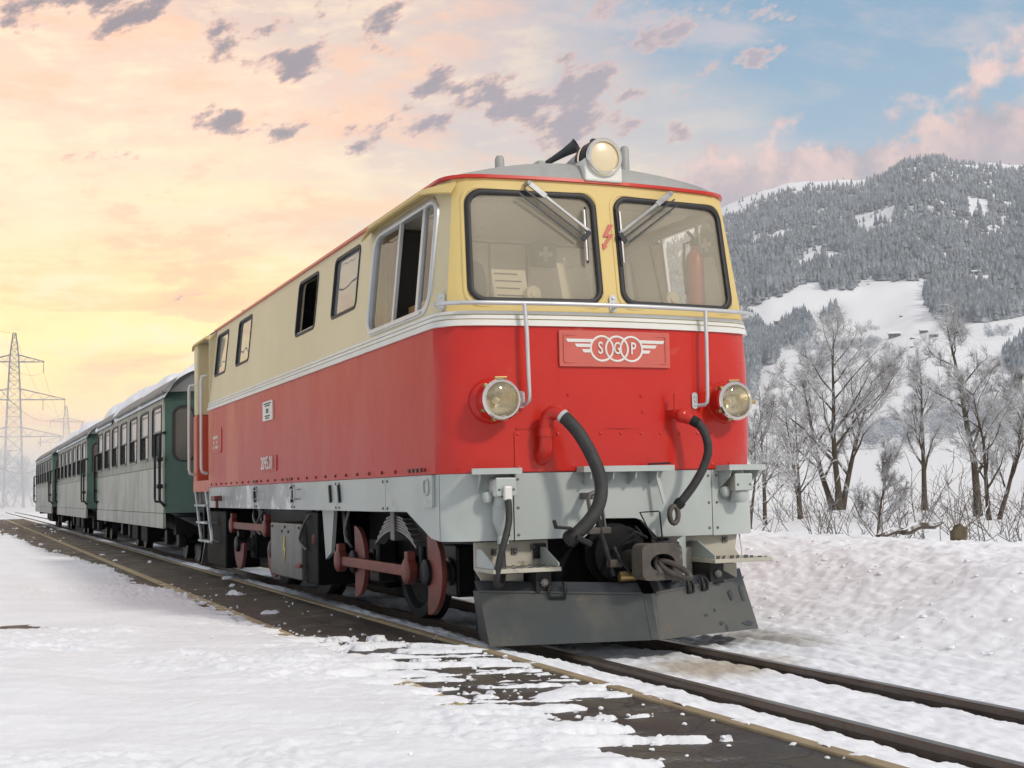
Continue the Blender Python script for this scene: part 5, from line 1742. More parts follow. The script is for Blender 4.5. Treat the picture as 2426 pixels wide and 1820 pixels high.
# ------------------------------------------------------------------ carriages
CW, CL = 1.10, 10.0
CWIN = [(.36 + i * 1.425, .36 + i * 1.425 + .97) for i in range(7)]
def build_car():
    C = bpy.data.objects.new('passenger_carriage', None)
    COL.objects.link(C)
    C.empty_display_size = .1
    for s in (-1, 1):
        mps = lambda y, z, o, s=s: V(s * (CW + o - (.04 * max(0, z - 2.1))), y, z)
        wins = [rrect(a, b, 1.545, 2.275, .07, 3) for a, b in CWIN]
        sheet(mps, [(.12, 1.40), (CL - .12, 1.40), (CL - .12, 2.46), (.12, 2.46)], wins, .05, (.5, .25), .3).build('upper_side', 'car', C, 40)
        mpl = lambda y, z, o, s=s: V(s * (CW + .006 + o), y, z)
        sheet(mpl, [(.12, .745), (CL - .12, .745), (CL - .12, 1.392), (.12, 1.392)], (), .04, (.5, .3), .4).build('lower_panel', 'car_low', C, 40)
        mpl = lambda y, z, o, s=s: V(s * (CW + .012 + o), y, z)
        sheet(mpl, [(.12, .53), (CL - .12, .53), (CL - .12, .738), (.12, .738)], (), .04, (.5, .3), .4).build('sill_panel', 'car_low', C, 40)
        MB().bar((s * (CW + .008), .12, 2.455), (s * (CW + .008), CL - .12, 2.455), .035, .03).build('gutter', 'car_roof', C, 0)
        for i, (a, b) in enumerate(CWIN):
            f = frame(mps, rrect(a, b, 1.545, 2.275, .07, 3), .035, .010, .03).build('window', 'rubber', C, 40)
            zd = 1.90
            mb = MB().box(s * (CW - .03), s * (CW - .018), a + .02, b - .02, zd + .015, 2.262)
            mb.build('upper_pane', 'glass_pale', f, 0)
            mb = MB().box(s * (CW - .045), s * (CW - .036), a + .02, b - .02, 1.56, zd)
            mb.build('lower_pane', 'glass_car', f, 0)
            MB().box(s * (CW - .05), s * (CW - .005), a + .015, b - .015, zd, zd + .022).build('sash_bar', 'plow_dark', f, 0)
            MB().box(s * (CW - .01), s * (CW + .022), a - .02, b + .02, 1.515, 1.532).build('window_sill', 'car', f, 0)
            MB().box(s * (CW - .04), s * (CW - .012), a + .02, b - .02, 2.19, 2.215).build('top_sash', 'plow_dark', f, 0)
        # corner grab loops and lamp irons
        for y in (.36, CL - .36):
            h = [(s * CW, y, 1.86), (s * (CW + .085), y, 1.85), (s * (CW + .09), y, 1.80), (s * (CW + .09), y, .96), (s * (CW + .085), y, .91), (s * CW, y, .90)]
            MB().tube(h, .017, 8).build('grab_rail', 'black', C, 50)
        for y in (.10, CL - .10):
            h = [(s * (CW - .02), y, 1.88), (s * (CW + .06), y, 1.86), (s * (CW + .06), y, .92), (s * (CW - .01), y, .84)]
            t = MB().tube(h, .020, 8).build('corner_pipe', 'black', C, 50)
            for z in (1.50, 1.12):
                MB().box(s * (CW + .02), s * (CW + .10), y - .05, y + .05, z - .03, z + .03).build('pipe_clamp', 'black', t, 0, bevel=.01)
    for e in (0, 1):
        def yend(x):
            return -.34 * (1 - min(1, abs(x) / CW) ** 2.4)
        def mpe(x, z, o, e=e):
            y = .13 + yend(x) * 1.0 - o
            return V(x, y if e == 0 else CL - y, z)
        holes = [rrect(-.98, -.70, 1.47, 2.24, .12, 6), rrect(.70, .98, 1.47, 2.24, .12, 6)]
        w = sheet(mpe, [(-CW, .745), (-.39, .745), (-.39, 2.46), (-CW, 2.46)], [holes[0]], .04, (.08, .2), .08).build('end_wall', 'car_green', C, 50)
        sheet(mpe, [(.39, .745), (CW, .745), (CW, 2.46), (.39, 2.46)], [holes[1]], .04, (.08, .2), .08).build('end_wall', 'car_green', C, 50)
        for h in holes:
            f = frame(mpe, h, .03, .010, .03).build('end_window', 'rubber', C, 40)
            mp2 = lambda x, z, o: mpe(x, z, o - .02)
            sheet(mp2, h, (), .004, (.1, .2), .1).build('pane', 'glass_end', f, 40)
        mp2 = lambda x, z, o: mpe(x, z, o - .05)
        d = sheet(mp2, [(-.385, .745), (.385, .745), (.385, 2.46), (-.385, 2.46)], (), .03, (.1, .3), .1).build('end_door', 'car_green', C, 50)
        ys = -1 if e == 0 else 1
        y0 = (.13 - .34) if e == 0 else CL - .13 + .34
        for x in (-.40, .40):
            MB().box(x - .012, x + .012, y0 - .012, y0 + .012, .75, 2.45).build('door_hinge_post', 'plow_dark', d, 0)
        # apron, drawgear, buffers
        ap = MB().prism([(-1.02, y0 - ys * .25, .74), (1.02, y0 - ys * .25, .74), (.62, y0 - ys * .05, .52), (-.62, y0 - ys * .05, .52)], (0, -ys * .03, 0))
        ap.build('end_apron', 'plow_dark', C, 0)
        MB().box(-.95, .95, y0 - ys * .45, y0 - ys * .20, .44, .70).build('headstock', 'soot', C, 0)
        MB().box(-.55, .55, y0 - .12 + ys * .06, y0 + .12 + ys * .06, .44, .475).build('end_step', 'steel', C, 0, bevel=.006)
        cp = MB().box(-.09, .09, min(y0 - ys * .2, y0 + ys * .55), max(y0 - ys * .2, y0 + ys * .55), .46, .60).build('coupler', 'castrust', C, 0, bevel=.02)
        MB().box(-.17, .17, y0 + ys * .55 - .05, y0 + ys * .55 + .05, .40, .66).build('buffer_head', 'castrust', cp, 0, bevel=.03)
        hp = smooth_path([(-.35, y0, .70), (-.36, y0 + ys * .25, .55), (-.30, y0 + ys * .45, .42), (-.2, y0 + ys * .6, .46)], 4)
        MB().tube(hp, .028, 8).build('brake_hose', 'hose', C, 50)
    # roof
    nv = 22
    ys = [-.30, -.24, .0, .4, 2.5, 5, 7.5, CL - .4, CL, CL + .24, CL + .30]
    vs, fs = [], []
    for i, y in enumerate(ys):
        k = .82 if i in (0, len(ys) - 1) else 1.0
        for j in range(nv + 1):
            t = -1 + 2 * j / nv
            x = t * (CW + .02)
            bow = .30 * abs(t) ** 2.4 if y < 0 else (-.30 * abs(t) ** 2.4 if y > CL else 0)
            vs.append((x, y + bow, 2.462 + car_arch(t) * k))
    for i in range(len(ys) - 1):
        for j in range(nv):
            fs.append((i * (nv + 1) + j, i * (nv + 1) + j + 1, (i + 1) * (nv + 1) + j + 1, (i + 1) * (nv + 1) + j))
    mb = MB().add(vs, fs)
    for i in (0, len(ys) - 1):
        ring = [vs[i * (nv + 1) + j] for j in range(nv + 1)]
        mb.add(ring + [(p[0], p[1], 2.44) for p in ring], [(j, j + 1, nv + 2 + j, nv + 1 + j) for j in range(nv)])
    mb.build('roof', 'car_roof', C, 45)
    MB().box(-CW + .05, CW - .05, .1, CL - .1, .80, .86).build('floor', 'curtain', C, 0)
    MB().box(-CW + .05, CW - .05, .3, CL - .3, 2.42, 2.44).build('ceiling', 'interior', C, 0)
    for i in range(7):
        y = CWIN[i][1] + .20 if i < 6 else 9.75
        for s in (-1, 1):
            MB().box(s * .30, s * 1.0, y - .08, y + .02, .86, 1.85).build('seat_back', 'curtain', C, 0, bevel=.03)
    # underframe and bogies
    MB().box(-.75, .75, .2, CL - .2, .50, .74).build('solebar', 'soot', C, 0)
    for yc in (1.9, CL - 1.9):
        b = MB()
        for s in (-1, 1):
            b.prism([(s * .56, yc - 1.0, .42), (s * .56, yc - .5, .24), (s * .56, yc + .5, .24), (s * .56, yc + 1.0, .42), (s * .56, yc + 1.0, .50), (s * .56, yc - 1.0, .50)], (s * .05, 0, 0))
        b.box(-.6, .6, yc - .15, yc + .15, .3, .55)
        bo = b.build('bogie_frame', 'soot', C, 0)
        for dy in (-.62, .62):
            for s in (-1, 1):
                MB().lathe([(.05, -.04), (.28, -.03), (.33, -.05), (.33, .05), (.355, .055), (.355, .075), (.28, .075), (.05, .05)], (s * .39, yc + dy, .33), (-s, 0, 0), 26).build('wheel', 'black', bo, 40)
                MB().box(s * .62, s * .74, yc + dy - .11, yc + dy + .11, .22, .46).build('axlebox', 'black', bo, 0, bevel=.02)
            MB().lathe([(.06, -.7), (.06, .7)], (0, yc + dy, .33), (1, 0, 0), 10).build('axle', 'black', bo, 40)
    for yc in (4.3, 5.6):
        MB().box(-.85, -.35, yc - .4, yc + .4, .22, .52).build('underfloor_box', 'soot', C, 0, bevel=.02)
    MB().tube([(-.6, 3.2, .5), (-.6, 3.4, .28), (-.6, 6.6, .28), (-.6, 6.8, .5)], .025, 8).build('truss_rod', 'black', C, 50)
    return C

def car_arch(t):
    return .40 * (1 - abs(t) ** 2.6) ** .75 + .0

def roof_snow(y0, seed, cover, label):
    xs = np.linspace(-1, 1, 60)
    ys = np.linspace(-.28, CL + .28, 190)
    T, Y = np.meshgrid(xs, ys)
    n = fbm(T * 1.6 + seed, (Y + seed * 7) * .75, 4, seed)
    n2 = fbm(T * 6, Y * 4, 3, seed + 3)
    edge = np.abs(T) + .08 * gnoise(Y * 2.1, Y * 0 + seed, seed)
    patch = gnoise(Y * .62 + seed * 3.1, Y * 0 + .5, seed + 5)
    lim = cover + .42 * patch
    th = (lim - edge) * .7 + .10 * n + .03 * n2
    th = np.minimum(th, .17 + .05 * n) * ss(0, .25, Y + .28) * ss(CL + .28, CL + .05, Y)
    Z = 2.462 + .40 * np.clip(1 - np.abs(T) ** 2.6, 0, 1) ** .75 - .03 + np.clip(th, -.05, .2)
    X = T * (CW + .02 + .0) * (1 + np.clip(th, 0, .1) * .2)
    # snow past the gutter droops a little
    Z = np.where(np.abs(T) > .93, Z - .02, Z)
    o = grid_mesh('roof_snow', X, Y + y0, Z, 'snow_soft')
    tag(o, label, 'snow', 'snow on the carriage roofs', 'stuff')

def build_cars():
    proto = build_car()
    labels = ['weathered grey green carriage coupled directly behind the locomotive', 'weathered carriage second behind the locomotive, between two others', 'rearmost weathered carriage at the far end of the train']
    for i, y in enumerate((11.54, 24.05, 36.55)):
        c = proto if i == 0 else copy_tree(proto)
        c.location = (0, y, 0)
        tag(c, labels[i], 'carriage', 'carriages of the train')
    roof_snow(11.54, 5, .66, 'patchy snow sliding off the roof of the carriage behind the locomotive')
    roof_snow(24.05, 13, .70, 'snow on the roof of the middle carriage')
    roof_snow(36.55, 23, .52, 'thin snow on the roof of the rearmost carriage')
build_cars()

# ------------------------------------------------------------------ photograph-camera helper for placing far things on the ground
FX = 3114.05
def to_px(P):
    P = np.asarray(P, float)
    d = P - np.array(CAM)
    z = d @ np.array(_f)
    return 1213 + FX * (d @ np.array(_r)) / z, 910 - FX * (d @ np.array(_u)) / z
def px_ray(x, y):
    d = np.array(_f) + np.array(_r) * (x - 1213) / FX - np.array(_u) * (y - 910) / FX
    return d / np.linalg.norm(d)
def at_dist(x, y, D):
    d = px_ray(x, y)
    return np.array(CAM) + d * D / math.hypot(d[0], d[1])
def on_terrain(x, y, r0=60, r1=5000):
    d = px_ray(x, y)
    t = np.geomspace(r0, r1, 1500)
    P = np.array(CAM)[None] + d[None] * t[:, None]
    z = terrain(np.arctan2(P[:, 0], P[:, 1]), np.hypot(P[:, 0], P[:, 1]))
    k = np.argmax(P[:, 2] < z)
    return P[k] if P[k, 2] < z[k] else None
def np_pip(x, y, poly):
    c = np.zeros(x.shape, bool)
    j = len(poly) - 1
    for i in range(len(poly)):
        xi, yi = poly[i]
        xj, yj = poly[j]
        if yi != yj:
            c ^= ((yi > y) != (yj > y)) & (x < (xj - xi) * (y - yi) / (yj - yi) + xi)
        j = i
    return c
def ZA(pts):
    return [(1700 + a / 3.017, 300 + b / 3.017) for a, b in pts]
def ZB(pts):
    return [(1700 + a / 3.017, 750 + b / 3.017) for a, b in pts]

MOUNT = ZA([(-4200, 200), (-600, 300), (60, 590), (350, 430), (700, 350), (1000, 320), (1180, 250), (1570, 140), (2000, 220), (2900, 200), (2900, 1330), (2300, 1330), (2050, 1380), (1900, 1400), (1700, 1400), (1560, 1370), (1490, 1280), (1475, 1180),
            (1560, 1095), (1300, 1108), (1000, 1095), (985, 1165), (900, 1175), (760, 1170), (720, 1100), (580, 1140), (460, 1210), (180, 1310), (-600, 1560), (-4200, 2900)])
CLEAR = [ZA(p) for p in (
    [(985, 640), (1290, 555), (1240, 720), (1100, 785), (1000, 745)], [(1780, 490), (1965, 540), (1935, 670), (1790, 650)], [(520, 950), (760, 875), (1020, 930), (920, 965), (560, 990)],
    [(240, 765), (390, 765), (375, 805), (250, 810)], [(400, 745), (560, 745), (540, 775), (420, 775)], [(715, 590), (800, 590), (790, 640), (705, 640)], [(1430, 705), (1610, 635), (1610, 690), (1450, 740)], [(1990, 655), (2130, 630), (2080, 690)],
    [(1780, 1070), (2040, 1055), (1890, 1140)], [(1410, 510), (1460, 510), (1450, 550), (1415, 550)], [(130, 1110), (330, 1085), (280, 1115), (150, 1160)], [(1930, 490), (2080, 480), (2070, 520), (1950, 520)], [(1600, 520), (1640, 560), (1620, 600), (1590, 560)])]
LOWCON = [ZA([(150, 1370), (260, 1400), (400, 1480), (500, 1380), (620, 1320), (700, 1440), (640, 1540), (450, 1590), (420, 1700), (150, 1700)]), ZA([(740, 1370), (840, 1260), (890, 1390), (760, 1420)]),
          ZB([(150, -60), (330, 70), (370, 200), (300, 400), (240, 620), (190, 620)]), ZA([(1620, 1380), (1660, 1380), (1660, 1425), (1620, 1425)]), ZB([(2040, 300), (2190, 190), (2600, 150), (2600, 420), (2100, 420)])]
FROST = [ZB([(1400, 560), (1640, 470), (1850, 360), (2050, 320), (2190, 220), (2600, 200), (2600, 950), (1900, 900), (1450, 930), (1040, 960), (1050, 870), (1280, 720)]),
         ZB([(480, 260), (620, 190), (1130, 185), (1420, 330), (1330, 470), (1000, 470), (600, 420)]), ZB([(1400, 200), (1500, 200), (1490, 260), (1420, 260)]), ZA([(860, 1390), (970, 1370), (970, 1430), (880, 1420)]), ZA([(1020, 1410), (1160, 1430), (1150, 1470), (1040, 1450)]),
         ZB([(1630, 130), (1780, 130), (1780, 190), (1640, 180)]), ZB([(1900, 90), (2100, 90), (2100, 160), (1930, 170)])]

def cones(P, H, Rr, seed, mat, name, tiers=2, sides=6):
    rs = np.random.RandomState(seed)
    n = len(P)
    base, tris = [], []
    for t in range(tiers):
        base.append((0, 0, 1.0 if t == 0 else .62))
        for k in range(sides):
            a = 2 * PI * (k + .5 * t) / sides
            base.append((math.cos(a) * (.62 if t == 0 else 1.0), math.sin(a) * (.62 if t == 0 else 1.0), .40 if t == 0 else .05))
        o = t * (sides + 1)
        for k in range(sides):
            tris.append((o, o + 1 + k, o + 1 + (k + 1) % sides))
    base = np.array(base)
    tris = np.array(tris)
    nb = len(base)
    jit = 1 + rs.uniform(-.3, .3, (n, nb, 1)) * np.array([1, 1, .25])
    ang = rs.rand(n) * 6.28
    c, s = np.cos(ang)[:, None], np.sin(ang)[:, None]
    B = base[None] * jit
    X = (B[..., 0] * c - B[..., 1] * s) * Rr[:, None] + P[:, None, 0]
    Y = (B[..., 0] * s + B[..., 1] * c) * Rr[:, None] + P[:, None, 1]
    Z = B[..., 2] * H[:, None] + P[:, None, 2]
    vs = np.stack([X, Y, Z], -1).reshape(-1, 3)
    ts = (tris[None] + (np.arange(n) * nb)[:, None, None]).reshape(-1, 3)
    return tri_mesh(name, vs, ts, mat)

def build_forest():
    rs = np.random.RandomState(5)
    n = 300000
    az = rs.uniform(.22, 1.02, n)
    e = rs.uniform(.9, 13.9, n)
    r = np.interp(e, PR_E[3:10], PR_R[3:10])
    r = r * (1 + rs.uniform(-.02, .02, n))
    P = np.stack([r * np.sin(az), r * np.cos(az), terrain(az, r)], -1)
    x, y = to_px(P)
    m = np_pip(x, y, MOUNT)
    patch = fbm(P[:, 0] / 130, P[:, 1] / 130, 4, 55)
    for c in CLEAR:
        w = np_pip(x, y, c)
        m &= ~(w & (rs.rand(n) > .05) )
    m &= ~((patch > .50) & (rs.rand(n) > .25))
    # thinner towards the tree line
    k = np.interp(az, SKY_AZ, SKY_EL)
    el = np.degrees(np.arctan2(P[:, 2], r))
    d = k - el
    thin = np.clip((d - .05) / (.7 + .9 * np.exp(-((az - .712) / .045) ** 2)), 0, 1)
    thin = np.maximum(thin * (.75 + .5 * patch), .05)
    m &= rs.rand(n) < thin
    m &= rs.rand(n) < .72
    Pm = P[m]
    H = (10 + 19 * rs.rand(len(Pm)) ** 1.3) * np.where(d[m] < .4, .6, 1)
    o = cones(Pm - np.array([0, 0, 1.0]), H, H * rs.uniform(.19, .29, len(Pm)), 3, 'conifer', 'conifer_forest')
    tag(o, 'snow dusted conifer forest covering the mountain slope', 'forest', kind='stuff')
    m2 = np.zeros(n, bool)
    for p in LOWCON:
        m2 |= np_pip(x, y, p)
    Pl = P[m2]
    H = rs.uniform(9, 19, len(Pl))
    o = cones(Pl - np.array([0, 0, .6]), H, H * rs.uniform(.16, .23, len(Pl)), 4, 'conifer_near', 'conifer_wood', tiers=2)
    tag(o, 'frosty blue conifers standing at the foot of the mountain', 'forest', kind='stuff')
    # frosted broadleaf wood: bundles of thin twigs around each crown
    m3 = np.zeros(n, bool)
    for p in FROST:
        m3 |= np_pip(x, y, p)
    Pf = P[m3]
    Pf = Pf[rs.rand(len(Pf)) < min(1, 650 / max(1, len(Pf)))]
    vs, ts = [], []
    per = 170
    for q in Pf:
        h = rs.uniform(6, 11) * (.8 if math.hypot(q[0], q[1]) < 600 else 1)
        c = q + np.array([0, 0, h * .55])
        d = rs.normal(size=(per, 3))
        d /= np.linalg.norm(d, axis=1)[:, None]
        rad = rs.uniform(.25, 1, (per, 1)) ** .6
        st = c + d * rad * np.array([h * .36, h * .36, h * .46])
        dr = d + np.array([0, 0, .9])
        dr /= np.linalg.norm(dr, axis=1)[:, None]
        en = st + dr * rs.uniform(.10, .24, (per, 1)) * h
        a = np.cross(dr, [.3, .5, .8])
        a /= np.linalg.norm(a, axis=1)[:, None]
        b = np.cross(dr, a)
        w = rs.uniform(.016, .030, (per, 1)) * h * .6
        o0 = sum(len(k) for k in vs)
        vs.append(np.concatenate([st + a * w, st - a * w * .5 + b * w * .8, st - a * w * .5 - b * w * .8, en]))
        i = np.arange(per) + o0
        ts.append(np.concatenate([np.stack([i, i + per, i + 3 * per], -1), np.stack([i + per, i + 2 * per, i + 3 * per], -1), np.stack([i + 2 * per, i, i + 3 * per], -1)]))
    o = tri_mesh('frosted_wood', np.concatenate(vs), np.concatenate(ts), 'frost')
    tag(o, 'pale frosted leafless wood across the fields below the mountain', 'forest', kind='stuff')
    # rocks poking out along the ridge
    rr = np.random.RandomState(9)
    for i, (az0, el0) in enumerate([(.690, 13.5), (.715, 13.7), (.740, 13.25)]):
        mb = MB()
        for k in range(7):
            a = az0 + rr.uniform(-.012, .012)
            r0 = 3780 + rr.uniform(-30, 30)
            z0 = float(terrain(a, r0))
            c = V(r0 * math.sin(a), r0 * math.cos(a), z0)
            s = rr.uniform(4, 9)
            mb.sphere(c, s, 6, 4, (1.6, 1.2, .9))
        o = mb.build('rock_outcrop', 'rock', None, 0)
        tag(o, ['dark rocks on the ridge left of the summit', 'dark rocks on the mountain summit', 'dark rocks on the ridge right of the summit'][i], 'rocks', 'rocks on the ridge', 'stuff')
build_forest()

# ------------------------------------------------------------------ barns on the meadows
def build_barns():
    C = bpy.data.objects.new('barn', None)
    COL.objects.link(C)
    MB().box(-5, 5, -3.2, 3.2, -1, 4.2).build('wall', 'barnwood', C, 0)
    for s in (-1, 1):
        MB().prism([(-5.8, s * 4.0, 3.7), (5.8, s * 4.0, 3.7), (5.8, 0, 6.3), (-5.8, 0, 6.3)], (0, 0, .55)).build('roof', 'snow_far', C, 0)
    MB().prism([(-5.01, -3.2, 4.2), (-5.01, 3.2, 4.2), (-5.01, 0, 6.2)], (10.02, 0, 0)).build('gable', 'barnwood', C, 0)
    MB().box(-1.2, 1.2, -3.26, -3.2, -.9, 2.4).build('door', 'plow_dark', C, 0)
    spots = [(ZA([(435, 1410)])[0], 1.5, .3, 'long low barn beside the conifers left of the meadow'), (ZA([(1265, 1505)])[0], 1.9, .1, 'largest barn at the bottom of the white meadow'),
             (ZA([(1395, 1520)])[0], .7, .6, 'small shed just right of the largest meadow barn'), (ZA([(1475, 1475)])[0], 1.3, .2, 'barn with snowy roof upslope in the hamlet'), (ZA([(1545, 1505)])[0], 1.4, -.2, 'broad barn in the middle of the hamlet'),
             (ZA([(1690, 1478)])[0], 1.6, .1, 'farmhouse at the right end of the hamlet'), (ZA([(1845, 1055)])[0], 1.7, .2, 'lone pale house on a clearing high in the forest'), (ZA([(1080, 1130)])[0], .6, .3, 'tiny hut at the top edge of the meadow'),
             (ZA([(1315, 1360)])[0], .6, .5, 'tiny hut in the middle of the meadow'), (ZA([(1390, 1580)])[0], .6, .2, 'tiny hut below the hamlet on the left'), (ZA([(1495, 1630)])[0], .5, .4, 'tiny hut lowest on the white field'), (ZA([(240, 1340)])[0], .6, .4, 'tiny hut at the far left of the meadow')]
    first = True
    for (x, y), s, rz, lab in spots:
        q = on_terrain(x, y, 250)
        if q is None:
            continue
        c = C if first else copy_tree(C)
        first = False
        c.location = q
        k = min(1.0, math.hypot(q[0], q[1]) / 1900)
        c.scale = (s * .8 * k, s * .8 * k, s * .62 * k)
        c.rotation_euler = (0, 0, rz - .65)
        tag(c, lab, 'barn', 'barns on the mountain meadow')
build_barns()

# ------------------------------------------------------------------ bare trees
def grow(rng, p, d, L, r, lev, maxlev, store, spread, up, bl=1.0):
    """one limb as a bent polyline with side limbs; store[lev] gets (path, radii)"""
    k = 6 if lev == 0 else (5 if lev == 1 else 3)
    path, rad = [p.copy()], [r]
    for i in range(k):
        d = (d + Vector((rng.gauss(0, 1), rng.gauss(0, 1), rng.gauss(0, .6))) * (.055 if lev == 0 else .10 + .05 * lev) + Vector((0, 0, up * .07))).normalized()
        p = p + d * (L / k)
        path.append(p.copy())
        rad.append(max(.006, r * (1 - .82 * (i + 1) / k)))
    store[lev].append((path, rad))
    if lev >= maxlev:
        return
    n = {0: 13, 1: 9, 2: 6, 3: 5}[lev]
    for j in range(n):
        t = (.28 if lev == 0 else .18) + (.80 if lev == 0 else .8) * (j + rng.random()) / n
        t = min(t, .98)
        i = min(int(t * k), k - 1)
        q = path[i].lerp(path[i + 1], t * k - i)
        ax = (path[i + 1] - path[i]).normalized()
        s = Vector((rng.gauss(0, 1), rng.gauss(0, 1), rng.gauss(0, .7)))
        s = (s - ax * s.dot(ax)).normalized()
        nd = (ax * math.cos(spread) + s * math.sin(spread)).normalized()
        grow(rng, q, nd, L * rng.uniform(.32, .55) * (1.05 - .45 * t) * (bl if lev == 0 else 1), max(.007, rad[i] * .55), lev + 1, maxlev, store, spread * rng.uniform(.8, 1.15), up, bl)

def bare_tree(label, base, h, stems, seed, r=.13, spread=.75, lean=.12, up=1.0, lev=3, name='bare_tree', bl=1.0, per=2):
    rng = random.Random(seed)
    T = thing(name, label, 'tree', tuple(base), 'bare trees behind the snow bank')
    store = {i: [] for i in range(5)}
    for s in range(stems):
        a = 2 * PI * s / stems + rng.random()
        off = Vector((math.cos(a), math.sin(a), 0)) * (.12 if stems > 1 else 0)
        d = Vector((math.cos(a) * lean * (1.6 if stems > 1 else 1), math.sin(a) * lean * (1.6 if stems > 1 else 1), 1)).normalized()
        grow(rng, off - Vector((0, 0, .3)), d, h * rng.uniform(.82, 1.0), r * rng.uniform(.8, 1.05), 0, lev, store, spread, up, bl)
    mb = MB()
    for path, rad in store[0]:
        rad[0] *= 1.35
        mb.tube(path, rad, 7)
    mb.build('trunk', 'bark', T, 60, fix=False)
    mb = MB()
    for path, rad in store[1]:
        mb.tube(path, rad, 5, cap=False)
    mb.build('limb', 'bark', T, 60, fix=False)['kind'] = 'stuff'
    mb = MB()
    for l in (2, 3, 4):
        for path, rad in store[l]:
            mb.tube(path, [max(x, .007) for x in rad], 3, cap=False)
    # snow clots lodged on the limbs
    rs = random.Random(seed + 5)
    sn = MB()
    for path, rad in store[1] + store[2][::3]:
        for a, b, r0 in zip(path[:-1], path[1:], rad):
            if rs.random() < .42 and abs((b - a).normalized().z) < .85:
                q0, q1 = a.lerp(b, rs.uniform(0, .3)), a.lerp(b, rs.uniform(.6, 1))
                w = max(.016, r0 * .9) * rs.uniform(.8, 1.5)
                up_ = Vector((0, 0, r0 * .7 + w * .3))
                sn.tube([q0 + up_, q0.lerp(q1, .5) + up_ * 1.2, q1 + up_ * .9], [w * .3, w, w * .25], 5)
    sn.build('branch_snow', 'snow_soft', T, 60, fix=False)['kind'] = 'stuff'
    vs, ts = twigs(store, seed, h * .075, per)
    o = len(mb.v)
    mb.v.extend([tuple(k) for k in vs.tolist()])
    mb.f.extend([(a + o, b + o, c + o) for a, b, c in ts.tolist()])
    mb.build('crown', 'twig', T, 0, fix=False)['kind'] = 'stuff'
    return T

def twigs(store, seed, L, per=2):
    """fine twigs, each a thin three-sided spike, along the outer limbs"""
    rs = np.random.RandomState(seed)
    P0, P1 = [], []
    for l in (2, 3):
        for path, rad in store[l]:
            for a, b in zip(path[:-1], path[1:]):
                P0.append(a)
                P1.append(b)
    P0, P1 = np.repeat(np.array(P0), per, 0), np.repeat(np.array(P1), per, 0)
    n = len(P0)
    ax = P1 - P0
    ax /= np.linalg.norm(ax, axis=1)[:, None] + 1e-9
    st = P0 + (P1 - P0) * rs.rand(n, 1)
    d = ax * .7 + rs.normal(size=(n, 3)) * .55 + np.array([0, 0, .15])
    d /= np.linalg.norm(d, axis=1)[:, None]
    en = st + d * rs.uniform(.35, 1.0, (n, 1)) * L
    a = np.cross(d, [.31, .52, .79])
    a /= np.linalg.norm(a, axis=1)[:, None]
    b = np.cross(d, a)
    w = .0042
    vs = np.concatenate([st + a * w, st - a * w * .5 + b * w * .87, st - a * w * .5 - b * w * .87, en])
    i = np.arange(n)
    ts = np.concatenate([np.stack([i, i + n, i + 3 * n], -1), np.stack([i + n, i + 2 * n, i + 3 * n], -1), np.stack([i + 2 * n, i, i + 3 * n], -1)])
    return vs, ts

